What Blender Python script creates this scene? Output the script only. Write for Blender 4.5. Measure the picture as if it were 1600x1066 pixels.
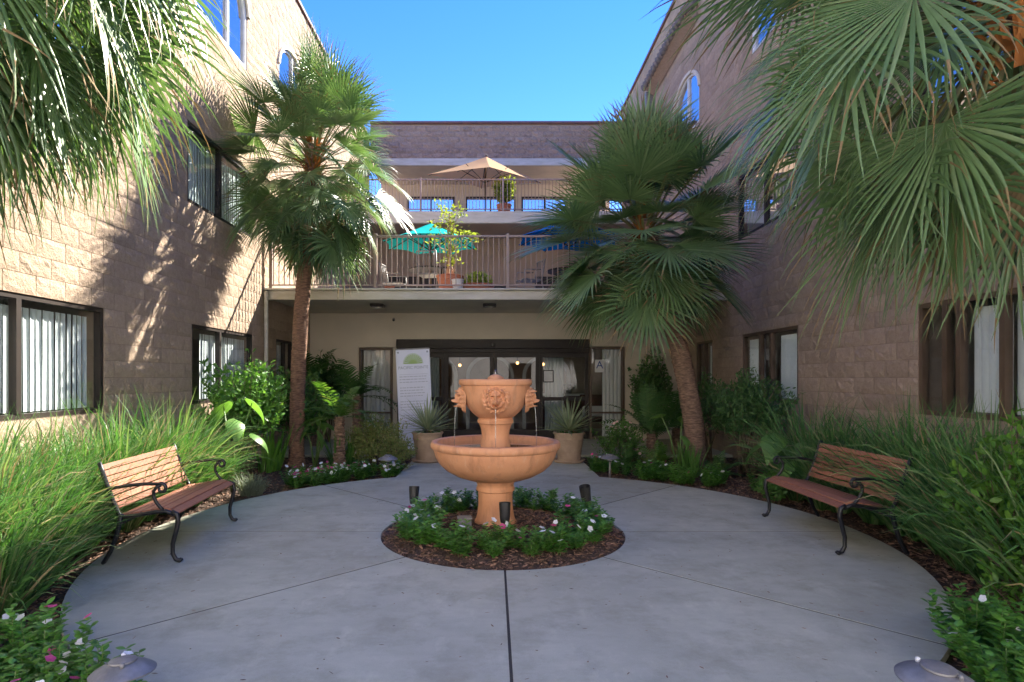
import bpy, math, random
import numpy as np
from mathutils import Vector, Matrix

# ------------------------------------------------------------------ scene, camera, sky, sun
scene = bpy.context.scene
for o in list(bpy.data.objects):
    bpy.data.objects.remove(o, do_unlink=True)
COL = scene.collection
random.seed(7)
RNG = np.random.default_rng(7)
R = math.radians

FPX, CX, CY, EYE = 920.0, 771.0, 590.0, 1.5          # focal length and principal point in photo pixels
cam_d = bpy.data.cameras.new('camera')
cam = bpy.data.objects.new('camera', cam_d)
COL.objects.link(cam)
cam.location = (0, 0, EYE)
cam.rotation_euler = (R(90), 0, 0)
cam_d.sensor_width = 36.0
cam_d.lens = 36.0 * FPX / 1600.0
cam_d.shift_x = (800 - CX) / 1600.0
cam_d.shift_y = (CY - 533) / 1600.0
cam_d.clip_start = 0.05
cam_d.clip_end = 3000
scene.camera = cam

TO_SUN = Vector((1.0, 1.21, 1.41)).normalized()
SUN_EL = math.asin(TO_SUN.z)
SUN_AZ = math.atan2(TO_SUN.x, TO_SUN.y)              # from +Y towards +X
world = bpy.data.worlds.new('World')
scene.world = world
world.use_nodes = True
wn = world.node_tree
wn.nodes.clear()
w_out = wn.nodes.new('ShaderNodeOutputWorld')
w_bg = wn.nodes.new('ShaderNodeBackground')
w_sky = wn.nodes.new('ShaderNodeTexSky')
w_sky.sky_type = 'NISHITA'
w_sky.sun_disc = False
w_sky.sun_elevation = SUN_EL
w_sky.sun_rotation = SUN_AZ
w_sky.air_density = 1.0
w_sky.dust_density = 0.0
w_sky.ozone_density = 4.0
w_bg.inputs['Strength'].default_value = 0.07
w_hs = wn.nodes.new('ShaderNodeHueSaturation')
w_hs.inputs['Saturation'].default_value = 1.3
w_hs.inputs['Hue'].default_value = 0.521
wn.links.new(w_sky.outputs[0], w_hs.inputs['Color'])
wn.links.new(w_hs.outputs[0], w_bg.inputs[0])
wn.links.new(w_bg.outputs[0], w_out.inputs[0])

sun_d = bpy.data.lights.new('sun', 'SUN')
sun_d.energy = 3.8
sun_d.angle = R(0.5)
sun_d.color = (1.0, 0.93, 0.82)
sun = bpy.data.objects.new('sun', sun_d)
sun.rotation_euler = TO_SUN.to_track_quat('Z', 'Y').to_euler()
sun.location = (10, 12, 20)
COL.objects.link(sun)

vs = scene.view_settings
vs.view_transform = 'Standard'
vs.look = 'None'
vs.exposure = 2.62
vs.gamma = 1.0
vs.use_curve_mapping = False
cy = scene.cycles
cy.use_denoising = True
cy.use_adaptive_sampling = True
cy.adaptive_threshold = 0.02
cy.max_bounces = 9
cy.diffuse_bounces = 7
cy.glossy_bounces = 3
cy.transmission_bounces = 6
cy.transparent_max_bounces = 16
cy.sample_clamp_indirect = 6.0
cy.caustics_refractive = False


def at(px, py, Y):
    """photo pixel at depth Y -> point in the place"""
    return Vector(((px - CX) / FPX * Y, Y, EYE - (py - CY) / FPX * Y))


# ------------------------------------------------------------------ materials
def newmat(name):
    m = bpy.data.materials.new(name)
    m.use_nodes = True
    nt = m.node_tree
    nt.nodes.clear()
    out = nt.nodes.new('ShaderNodeOutputMaterial')
    return m, nt, out


def N(nt, t, **kw):
    n = nt.nodes.new(t)
    for k, v in kw.items():
        if k in n.inputs:
            n.inputs[k].default_value = v
        else:
            setattr(n, k, v)
    return n


def c4(c):
    return (c[0], c[1], c[2], 1.0)


def mixc(nt, fac, a, b, mode='MIX'):
    n = nt.nodes.new('ShaderNodeMix')
    n.data_type = 'RGBA'
    n.blend_type = mode
    for sock, val in ((n.inputs[0], fac), (n.inputs[6], a), (n.inputs[7], b)):
        if isinstance(val, bpy.types.NodeSocket):
            nt.links.new(val, sock)
        elif isinstance(val, (int, float)):
            sock.default_value = val
        else:
            sock.default_value = c4(val)
    return n.outputs[2]


def ramp(nt, src, stops):
    n = nt.nodes.new('ShaderNodeValToRGB')
    el = n.color_ramp.elements
    while len(el) < len(stops):
        el.new(0.5)
    for e, (p, c) in zip(el, stops):
        e.position = p
        e.color = c4(c) if not isinstance(c, (int, float)) else (c, c, c, 1)
    nt.links.new(src, n.inputs[0])
    return n.outputs[0]


def noise_fac(nt, scale, detail=5, rough=0.6, stretch=None, coord='pos'):
    if coord == 'pos':
        g = nt.nodes.new('ShaderNodeNewGeometry')
        src = g.outputs['Position']
    else:
        g = nt.nodes.new('ShaderNodeTexCoord')
        src = g.outputs['Object']
    if stretch:
        mp = nt.nodes.new('ShaderNodeMapping')
        mp.inputs['Scale'].default_value = stretch
        nt.links.new(src, mp.inputs[0])
        src = mp.outputs[0]
    n = N(nt, 'ShaderNodeTexNoise', Scale=scale, Detail=detail, Roughness=rough)
    nt.links.new(src, n.inputs['Vector'])
    return n.outputs['Fac']


def mat_solid(name, c1, c2=None, rough=0.6, scale=6.0, bump=0.0, bscale=60.0, metal=0.0, stretch=None, objvar=0.0,
              spec=0.5, coat=0.0, island=0.0, coord='pos'):
    """principled with a two-colour noise, optional bump, optional change from object to object"""
    m, nt, out = newmat(name)
    p = N(nt, 'ShaderNodeBsdfPrincipled')
    p.inputs['Roughness'].default_value = rough
    p.inputs['Metallic'].default_value = metal
    p.inputs['Specular IOR Level'].default_value = spec
    p.inputs['Coat Weight'].default_value = coat
    if c2 is None:
        c2 = tuple(x * 0.85 for x in c1)
    f = noise_fac(nt, scale, stretch=stretch, coord=coord)
    f2 = ramp(nt, f, [(0.35, 0.0), (0.65, 1.0)])
    col = mixc(nt, f2, c1, c2)
    if objvar:
        oi = nt.nodes.new('ShaderNodeObjectInfo')
        mr = N(nt, 'ShaderNodeMapRange')
        mr.inputs['To Min'].default_value = 1 - objvar
        mr.inputs['To Max'].default_value = 1 + objvar
        nt.links.new(oi.outputs['Random'], mr.inputs[0])
        col = mixc(nt, 1.0, col, mr.outputs[0], 'MULTIPLY')
    if island:
        g = nt.nodes.new('ShaderNodeNewGeometry')
        mr = N(nt, 'ShaderNodeMapRange')
        mr.inputs['To Min'].default_value = 1 - island
        mr.inputs['To Max'].default_value = 1 + island
        nt.links.new(g.outputs['Random Per Island'], mr.inputs[0])
        col = mixc(nt, 1.0, col, mr.outputs[0], 'MULTIPLY')
    nt.links.new(col, p.inputs['Base Color'])
    if bump:
        b = N(nt, 'ShaderNodeBump', Strength=1.0, Distance=bump)
        nt.links.new(noise_fac(nt, bscale, detail=6, rough=0.65, stretch=stretch, coord=coord), b.inputs['Height'])
        nt.links.new(b.outputs[0], p.inputs['Normal'])
    nt.links.new(p.outputs[0], out.inputs[0])
    return m


def mat_leaf(name, c1, c2, c3=None, rough=0.45, trans=0.3, spec=0.4, tip=None, tcol=None):
    """leaf: colour changes from leaf to leaf; light passes through"""
    m, nt, out = newmat(name)
    g = nt.nodes.new('ShaderNodeNewGeometry')
    oi = nt.nodes.new('ShaderNodeObjectInfo')
    stops = [(0.0, c1), (0.7, c2)] + ([(1.0, c3)] if c3 else [])
    col = ramp(nt, g.outputs['Random Per Island'], stops)
    f = noise_fac(nt, 9.0, detail=3)
    col = mixc(nt, f, mixc(nt, 1.0, col, (0.72, 0.72, 0.72), 'MULTIPLY'), mixc(nt, 1.0, col, (1.25, 1.25, 1.25), 'MULTIPLY'))
    mr = N(nt, 'ShaderNodeMapRange')
    mr.inputs['To Min'].default_value = 0.8
    mr.inputs['To Max'].default_value = 1.2
    nt.links.new(oi.outputs['Random'], mr.inputs[0])
    col = mixc(nt, 1.0, col, mr.outputs[0], 'MULTIPLY')
    p = N(nt, 'ShaderNodeBsdfPrincipled')
    p.inputs['Roughness'].default_value = rough
    p.inputs['Specular IOR Level'].default_value = spec
    nt.links.new(col, p.inputs['Base Color'])
    t = N(nt, 'ShaderNodeBsdfTranslucent')
    tc = mixc(nt, 1.0, col, tcol or (1.25, 1.3, 0.55), 'MULTIPLY')
    nt.links.new(tc, t.inputs[0])
    mx = N(nt, 'ShaderNodeMixShader')
    mx.inputs[0].default_value = trans
    nt.links.new(p.outputs[0], mx.inputs[1])
    nt.links.new(t.outputs[0], mx.inputs[2])
    nt.links.new(mx.outputs[0], out.inputs[0])
    return m


def mat_cloth(name, c, trans=0.3, tcol=None):
    m, nt, out = newmat(name)
    d = N(nt, 'ShaderNodeBsdfDiffuse')
    f = noise_fac(nt, 12.0)
    nt.links.new(mixc(nt, f, tuple(x * 0.9 for x in c), tuple(min(1, x * 1.08) for x in c)), d.inputs[0])
    t = N(nt, 'ShaderNodeBsdfTranslucent')
    t.inputs[0].default_value = c4(tcol or c)
    mx = N(nt, 'ShaderNodeMixShader')
    mx.inputs[0].default_value = trans
    nt.links.new(d.outputs[0], mx.inputs[1])
    nt.links.new(t.outputs[0], mx.inputs[2])
    nt.links.new(mx.outputs[0], out.inputs[0])
    return m


def mat_glass(name, tint=(0.9, 0.95, 0.95), refl=0.08, rough=0.0, gain=1.0):
    """thin pane: see-through, mirror-like by Fresnel"""
    m, nt, out = newmat(name)
    tr = N(nt, 'ShaderNodeBsdfTransparent')
    tr.inputs[0].default_value = c4(tint)
    gl = N(nt, 'ShaderNodeBsdfGlossy')
    gl.inputs['Roughness'].default_value = rough
    gl.inputs[0].default_value = (0.95, 0.97, 1.0, 1)
    lw = N(nt, 'ShaderNodeLayerWeight', Blend=0.5)
    pw = N(nt, 'ShaderNodeMath', operation='POWER')
    nt.links.new(lw.outputs['Facing'], pw.inputs[0])
    pw.inputs[1].default_value = 5.0
    ma = N(nt, 'ShaderNodeMath', operation='MULTIPLY_ADD', use_clamp=True)
    nt.links.new(pw.outputs[0], ma.inputs[0])
    ma.inputs[1].default_value = 0.96 * gain
    ma.inputs[2].default_value = refl + 0.06
    mx = N(nt, 'ShaderNodeMixShader')
    nt.links.new(ma.outputs[0], mx.inputs[0])
    nt.links.new(tr.outputs[0], mx.inputs[1])
    nt.links.new(gl.outputs[0], mx.inputs[2])
    nt.links.new(mx.outputs[0], out.inputs[0])
    return m


def mat_emit(name, c, s):
    m, nt, out = newmat(name)
    e = N(nt, 'ShaderNodeEmission', Strength=s)
    e.inputs[0].default_value = c4(c)
    nt.links.new(e.outputs[0], out.inputs[0])
    return m


def mat_block(name, c1, c2, c3):
    """split-face concrete block: grains, patches, fine relief"""
    m, nt, out = newmat(name)
    p = N(nt, 'ShaderNodeBsdfPrincipled')
    p.inputs['Roughness'].default_value = 0.92
    p.inputs['Specular IOR Level'].default_value = 0.15
    big = noise_fac(nt, 1.3, 2)
    mid = noise_fac(nt, 16.0, 4, 0.75)
    fine = noise_fac(nt, 90.0, 2, 0.7)
    col = mixc(nt, ramp(nt, mid, [(0.36, 0.0), (0.62, 1.0)]), c1, c2)
    col = mixc(nt, ramp(nt, fine, [(0.5, 0.0), (0.75, 0.7)]), col, c3)
    col = mixc(nt, ramp(nt, big, [(0.3, 0.0), (0.7, 0.35)]), col, tuple(x * 0.72 for x in c1))
    g = nt.nodes.new('ShaderNodeNewGeometry')
    oi = nt.nodes.new('ShaderNodeObjectInfo')
    mr = N(nt, 'ShaderNodeMapRange')
    mr.inputs['To Min'].default_value = 0.91
    mr.inputs['To Max'].default_value = 1.09
    ad = N(nt, 'ShaderNodeMath', operation='ADD')
    fr = N(nt, 'ShaderNodeMath', operation='FRACT')
    nt.links.new(oi.outputs['Random'], ad.inputs[0])
    nt.links.new(g.outputs['Random Per Island'], ad.inputs[1])
    nt.links.new(ad.outputs[0], fr.inputs[0])
    nt.links.new(fr.outputs[0], mr.inputs[0])
    col = mixc(nt, 1.0, col, mr.outputs[0], 'MULTIPLY')
    nt.links.new(col, p.inputs['Base Color'])
    b = N(nt, 'ShaderNodeBump', Strength=1.0, Distance=0.028)
    nt.links.new(noise_fac(nt, 34.0, 5, 0.75), b.inputs['Height'])
    nt.links.new(b.outputs[0], p.inputs['Normal'])
    nt.links.new(p.outputs[0], out.inputs[0])
    return m


def mat_concrete(name, base):
    m, nt, out = newmat(name)
    p = N(nt, 'ShaderNodeBsdfPrincipled')
    p.inputs['Specular IOR Level'].default_value = 0.35
    big = noise_fac(nt, 0.9, 5, 0.6)
    mid = noise_fac(nt, 5.0, 6, 0.7, stretch=(1.0, 1.8, 1))
    fine = noise_fac(nt, 160.0, 3, 0.6)
    col = mixc(nt, ramp(nt, big, [(0.32, 0.0), (0.68, 1.0)]), tuple(x * 0.82 for x in base), tuple(x * 1.12 for x in base))
    col = mixc(nt, ramp(nt, mid, [(0.35, 0.0), (0.75, 0.55)]), col, tuple(x * 0.78 for x in base))
    col = mixc(nt, ramp(nt, fine, [(0.3, 0.35), (0.7, 0.0)]), col, tuple(x * 0.6 for x in base))
    g = nt.nodes.new('ShaderNodeNewGeometry')
    stain = ramp(nt, noise_fac(nt, 2.3, 7, 0.72), [(0.47, 0.0), (0.68, 0.75)])
    col = mixc(nt, stain, col, tuple(x * y for x, y in zip(base, (0.60, 0.58, 0.54))))
    pale = ramp(nt, noise_fac(nt, 3.1, 6, 0.7, stretch=(1.6, 0.8, 1)), [(0.56, 0.0), (0.74, 0.45)])
    col = mixc(nt, pale, col, tuple(min(0.8, x * 1.25) for x in base))
    v2 = N(nt, 'ShaderNodeTexVoronoi', Scale=2.6)
    nt.links.new(g.outputs['Position'], v2.inputs['Vector'])
    spots = ramp(nt, v2.outputs['Distance'], [(0.0, 1.0), (0.028, 0.0)])
    col = mixc(nt, spots, col, (0.07, 0.065, 0.06))
    oi = nt.nodes.new('ShaderNodeObjectInfo')
    mr = N(nt, 'ShaderNodeMapRange')
    mr.inputs['To Min'].default_value = 0.93
    mr.inputs['To Max'].default_value = 1.07
    nt.links.new(oi.outputs['Random'], mr.inputs[0])
    col = mixc(nt, 1.0, col, mr.outputs[0], 'MULTIPLY')
    nt.links.new(col, p.inputs['Base Color'])
    nt.links.new(ramp(nt, mid, [(0.3, 0.55), (0.7, 0.8)]), p.inputs['Roughness'])
    b = N(nt, 'ShaderNodeBump', Strength=0.6, Distance=0.003)
    nt.links.new(noise_fac(nt, 120.0, 6, 0.7), b.inputs['Height'])
    nt.links.new(b.outputs[0], p.inputs['Normal'])
    nt.links.new(p.outputs[0], out.inputs[0])
    return m


def mat_wood(name, c1, c2):
    m, nt, out = newmat(name)
    p = N(nt, 'ShaderNodeBsdfPrincipled')
    p.inputs['Roughness'].default_value = 0.55
    grain = noise_fac(nt, 9.0, 6, 0.65, stretch=(9, 1, 9), coord='obj')
    col = mixc(nt, ramp(nt, grain, [(0.3, 0.0), (0.7, 1.0)]), c1, c2)
    oi = nt.nodes.new('ShaderNodeObjectInfo')
    mr = N(nt, 'ShaderNodeMapRange')
    mr.inputs['To Min'].default_value = 0.78
    mr.inputs['To Max'].default_value = 1.2
    nt.links.new(oi.outputs['Random'], mr.inputs[0])
    col = mixc(nt, 1.0, col, mr.outputs[0], 'MULTIPLY')
    nt.links.new(col, p.inputs['Base Color'])
    b = N(nt, 'ShaderNodeBump', Strength=0.5, Distance=0.002)
    nt.links.new(grain, b.inputs['Height'])
    nt.links.new(b.outputs[0], p.inputs['Normal'])
    nt.links.new(p.outputs[0], out.inputs[0])
    return m


M = {}
M['block'] = mat_block('split_face_block', (0.52, 0.395, 0.29), (0.425, 0.315, 0.23), (0.58, 0.46, 0.355))
M['block_b'] = mat_block('brown_split_face_block', (0.44, 0.315, 0.25), (0.33, 0.235, 0.185), (0.54, 0.43, 0.35))
M['mortar'] = mat_solid('mortar', (0.36, 0.27, 0.21), (0.30, 0.225, 0.175), 0.95, 8, 0.004, 60)
M['plaster'] = mat_solid('plaster', (0.70, 0.62, 0.50), (0.64, 0.57, 0.46), 0.9, 1.5, 0.002, 150)
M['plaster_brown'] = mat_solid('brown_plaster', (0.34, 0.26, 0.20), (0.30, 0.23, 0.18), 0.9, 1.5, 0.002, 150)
M['fascia'] = mat_solid('fascia_paint', (0.50, 0.47, 0.40), (0.62, 0.59, 0.54), 0.7, 2.2, 0.002, 30, stretch=(1, 1, 5))
M['soffit'] = mat_solid('soffit', (0.74, 0.68, 0.56), None, 0.9, 1.2)
M['coping'] = mat_solid('coping', (0.16, 0.07, 0.05), None, 0.5)
M['bronze'] = mat_solid('bronze_frame', (0.028, 0.021, 0.018), (0.036, 0.027, 0.022), 0.5, 5, spec=0.3)
M['brown_frame'] = mat_solid('brown_frame', (0.13, 0.085, 0.055), (0.10, 0.065, 0.04), 0.5, 5)
M['white_frame'] = mat_solid('white_frame', (0.75, 0.75, 0.74), None, 0.45)
M['blind'] = mat_cloth('blind_fabric', (0.80, 0.84, 0.84), 0.15)
M['glass'] = mat_glass('window_glass', (0.95, 0.98, 0.98), 0.02)
M['glass_sun'] = mat_glass('sunlit_glass', (0.85, 0.9, 0.9), 0.06)
M['glass_up'] = mat_glass('upper_glass', (0.5, 0.55, 0.6), 0.30)
M['glass_door'] = mat_glass('door_glass', (0.62, 0.65, 0.66), -0.015)
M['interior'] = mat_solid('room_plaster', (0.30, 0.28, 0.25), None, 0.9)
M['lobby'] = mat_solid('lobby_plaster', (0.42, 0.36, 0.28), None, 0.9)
M['lobby_floor'] = mat_solid('lobby_floor', (0.16, 0.10, 0.07), (0.10, 0.06, 0.045), 0.35)
M['trimwhite'] = mat_solid('white_trim', (0.75, 0.75, 0.73), None, 0.6)
M['curtain'] = mat_cloth('curtain_cloth', (0.62, 0.68, 0.66), 0.25)
M['curtain_w'] = mat_cloth('white_curtain', (0.85, 0.85, 0.83), 0.2)
M['redwood'] = mat_solid('dark_red_wood', (0.10, 0.025, 0.014), (0.06, 0.015, 0.01), 0.4)
M['rail'] = mat_solid('rail_paint', (0.36, 0.27, 0.24), (0.32, 0.24, 0.21), 0.5, 4)
M['concrete'] = mat_concrete('concrete', (0.475, 0.48, 0.385))
M['joint'] = mat_solid('joint_dirt', (0.05, 0.045, 0.04), None, 0.95)
M['soil'] = mat_solid('soil', (0.10, 0.062, 0.042), (0.055, 0.035, 0.025), 0.95, 14, 0.02, 50)
M['chip'] = mat_solid('bark_chip', (0.26, 0.15, 0.095), (0.12, 0.07, 0.048), 0.9, 30, island=0.6)
def mat_terracotta():
    m, nt, out = newmat('terracotta')
    p = N(nt, 'ShaderNodeBsdfPrincipled')
    p.inputs['Specular IOR Level'].default_value = 0.3
    col = mixc(nt, ramp(nt, noise_fac(nt, 3.0, 5), [(0.3, 0.0), (0.7, 1.0)]), (0.68, 0.34, 0.18), (0.57, 0.265, 0.13))
    streak = noise_fac(nt, 13.0, 5, 0.6, stretch=(1, 1, 0.12))
    col = mixc(nt, ramp(nt, streak, [(0.52, 0.0), (0.70, 0.5)]), col, (0.30, 0.135, 0.07))
    col = mixc(nt, ramp(nt, noise_fac(nt, 17.0, 5, 0.65, stretch=(1, 1, 0.2)), [(0.58, 0.0), (0.76, 0.4)]), col, (0.66, 0.50, 0.38))
    col = mixc(nt, ramp(nt, noise_fac(nt, 120.0, 2), [(0.6, 0.0), (0.75, 0.35)]), col, (0.36, 0.16, 0.08))
    nt.links.new(col, p.inputs['Base Color'])
    nt.links.new(ramp(nt, streak, [(0.4, 0.72), (0.7, 0.45)]), p.inputs['Roughness'])
    b = N(nt, 'ShaderNodeBump', Strength=0.8, Distance=0.002)
    nt.links.new(noise_fac(nt, 60.0, 5, 0.7), b.inputs['Height'])
    nt.links.new(b.outputs[0], p.inputs['Normal'])
    nt.links.new(p.outputs[0], out.inputs[0])
    return m


M['terracotta'] = mat_terracotta()
M['potclay'] = mat_solid('pot_clay', (0.46, 0.33, 0.22), (0.36, 0.25, 0.165), 0.85, 7, 0.003, 40)
M['iron'] = mat_solid('black_iron', (0.012, 0.012, 0.014), None, 0.4, 20, 0.001, 80)
M['slat'] = mat_wood('bench_wood', (0.36, 0.15, 0.085), (0.22, 0.085, 0.05))
M['blackplastic'] = mat_solid('black_plastic', (0.02, 0.02, 0.021), (0.03, 0.029, 0.028), 0.5)
M['greymetal'] = mat_solid('grey_metal', (0.28, 0.27, 0.26), (0.20, 0.195, 0.19), 0.5, 18, 0.0008, 120, metal=0.4)
M['lensglass'] = mat_solid('lamp_lens', (0.5, 0.5, 0.45), None, 0.15)
M['greybox'] = mat_solid('grey_box', (0.24, 0.235, 0.22), (0.16, 0.15, 0.14), 0.8, 20, 0.002, 60)
M['paper'] = mat_solid('banner_print', (0.70, 0.72, 0.78), (0.66, 0.68, 0.75), 0.6, 3)
M['logo_green'] = mat_solid('logo_green', (0.35, 0.50, 0.16), None, 0.6)
M['ink'] = mat_solid('grey_ink', (0.32, 0.35, 0.38), None, 0.7)
M['ink_soft'] = mat_solid('soft_grey_ink', (0.48, 0.50, 0.54), None, 0.7)
M['blue_ink'] = mat_solid('blue_ink', (0.03, 0.08, 0.32), None, 0.6)
M['white'] = mat_solid('white_paint', (0.8, 0.8, 0.8), None, 0.5)
M['water'] = mat_glass('water', (0.85, 0.88, 0.85), 0.06, 0.02)
M['stream'] = mat_glass('falling_water', (0.85, 0.9, 0.93), 0.08, 0.1)
M['lamp_warm'] = mat_emit('warm_lamp', (1.0, 0.45, 0.13), 1.6)
M['lamp_white'] = mat_emit('white_lamp', (1.0, 0.95, 0.85), 1.5)
M['tan'] = mat_cloth('tan_canvas', (0.72, 0.50, 0.30), 0.45, (0.85, 0.45, 0.18))
M['teal'] = mat_cloth('teal_canvas', (0.02, 0.33, 0.32), 0.04)
M['blue'] = mat_cloth('blue_canvas', (0.012, 0.17, 0.48), 0.04)
M['roof_tile'] = mat_solid('roof_tile', (0.14, 0.12, 0.12), (0.20, 0.16, 0.15), 0.8)
M['drive'] = mat_solid('pale_driveway', (0.50, 0.48, 0.45), (0.44, 0.42, 0.39), 0.9, 1.5)
M['white_wall'] = mat_solid('white_wall', (0.82, 0.78, 0.72), None, 0.9, 1.0)
M['asphalt'] = mat_solid('asphalt', (0.10, 0.10, 0.10), None, 0.9, 3, 0.003, 90)
M['potred'] = mat_solid('red_pot', (0.55, 0.20, 0.11), (0.46, 0.16, 0.085), 0.7)
M['potwhite'] = mat_solid('white_pot', (0.75, 0.74, 0.72), None, 0.6)
# plants
M['palm_green'] = mat_leaf('palm_leaf', (0.10, 0.18, 0.07), (0.145, 0.24, 0.095), (0.23, 0.31, 0.15), 0.38, 0.22, 0.6, tcol=(1.15, 1.25, 0.6))  # leaf green shared by all the palms
M['palm_dry'] = mat_leaf('dry_palm_leaf', (0.20, 0.13, 0.06), (0.28, 0.20, 0.10), (0.16, 0.14, 0.06), 0.7, 0.2, 0.2, tcol=(1, 0.9, 0.6))
M['petiole'] = mat_solid('palm_stalk', (0.14, 0.17, 0.05), (0.20, 0.16, 0.06), 0.5, 8)
M['trunk_a'] = mat_solid('palm_trunk_red', (0.36, 0.20, 0.12), (0.12, 0.062, 0.04), 0.95, 13, 0.02, 30, stretch=(1, 1, 4.5))
M['trunk_b'] = mat_solid('palm_trunk_brown', (0.38, 0.24, 0.16), (0.13, 0.08, 0.055), 0.95, 13, 0.02, 30, stretch=(1, 1, 4.5))
M['fibre'] = mat_leaf('palm_fibre', (0.28, 0.10, 0.03), (0.36, 0.16, 0.05), (0.20, 0.10, 0.04), 0.8, 0.15, 0.1, tcol=(1, .8, .5))
M['grass_l'] = mat_leaf('strap_grass', (0.06, 0.155, 0.04), (0.105, 0.22, 0.06), (0.27, 0.32, 0.15), 0.45, 0.3, 0.4, tcol=(1.05, 1.3, 0.55))
M['grass_r'] = mat_leaf('dark_strap_grass', (0.055, 0.145, 0.04), (0.09, 0.20, 0.06), (0.20, 0.27, 0.13), 0.5, 0.3, 0.35)
M['straw'] = mat_leaf('dry_straw', (0.30, 0.24, 0.12), (0.40, 0.33, 0.18), (0.22, 0.17, 0.08), 0.7, 0.2, 0.2, tcol=(1, 0.95, 0.7))
M['grass_blue'] = mat_leaf('blue_grass', (0.18, 0.22, 0.17), (0.28, 0.32, 0.24), None, 0.6, 0.25, 0.2)
M['leaf_mid'] = mat_leaf('mid_green_leaf', (0.07, 0.17, 0.035), (0.11, 0.25, 0.055), (0.16, 0.30, 0.07), 0.4, 0.3)
M['leaf_dark'] = mat_leaf('dark_green_leaf', (0.055, 0.13, 0.04), (0.085, 0.18, 0.055), (0.12, 0.22, 0.07), 0.4, 0.25)
M['leaf_bright'] = mat_leaf('bright_green_leaf', (0.09, 0.23, 0.03), (0.14, 0.32, 0.045), (0.19, 0.36, 0.06), 0.4, 0.35)
M['leaf_fern'] = mat_leaf('fern_leaf', (0.07, 0.17, 0.03), (0.12, 0.24, 0.045), (0.20, 0.27, 0.06), 0.5, 0.35)
M['leaf_ferndark'] = mat_leaf('dark_fern_leaf', (0.05, 0.13, 0.035), (0.075, 0.175, 0.045), (0.10, 0.20, 0.06), 0.5, 0.3)
M['leaf_olive'] = mat_leaf('olive_leaf', (0.15, 0.21, 0.06), (0.22, 0.27, 0.08), (0.32, 0.24, 0.11), 0.5, 0.3)
M['leaf_vinca'] = mat_leaf('periwinkle_leaf', (0.07, 0.20, 0.03), (0.11, 0.28, 0.045), (0.17, 0.36, 0.07), 0.35, 0.3, 0.5)
M['leaf_grey'] = mat_leaf('grey_green_leaf', (0.22, 0.28, 0.16), (0.32, 0.38, 0.23), (0.42, 0.45, 0.29), 0.5, 0.2)
M['leaf_ear'] = mat_leaf('elephant_ear_leaf', (0.10, 0.24, 0.05), (0.15, 0.30, 0.07), (0.19, 0.34, 0.10), 0.35, 0.35)
M['leaf_yellow'] = mat_leaf('yellow_green_leaf', (0.22, 0.30, 0.05), (0.32, 0.38, 0.07), (0.42, 0.44, 0.10), 0.5, 0.35)
M['stem'] = mat_solid('woody_stem', (0.16, 0.11, 0.07), (0.11, 0.075, 0.05), 0.9, 20, 0.003, 60)
M['greenstem'] = mat_solid('green_stem', (0.12, 0.20, 0.05), (0.09, 0.15, 0.04), 0.5, 12)
M['petal_w'] = mat_leaf('white_petal', (0.75, 0.75, 0.78), (0.80, 0.80, 0.82), None, 0.6, 0.3, 0.2, tcol=(1, 1, 1))
M['petal_p'] = mat_leaf('pink_petal', (0.62, 0.06, 0.22), (0.70, 0.12, 0.30), None, 0.6, 0.3, 0.2, tcol=(1, 1, 1))
M['petal_o'] = mat_leaf('pale_pink_petal', (0.75, 0.42, 0.40), (0.78, 0.55, 0.50), None, 0.6, 0.3, 0.2, tcol=(1, 1, 1))


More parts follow.
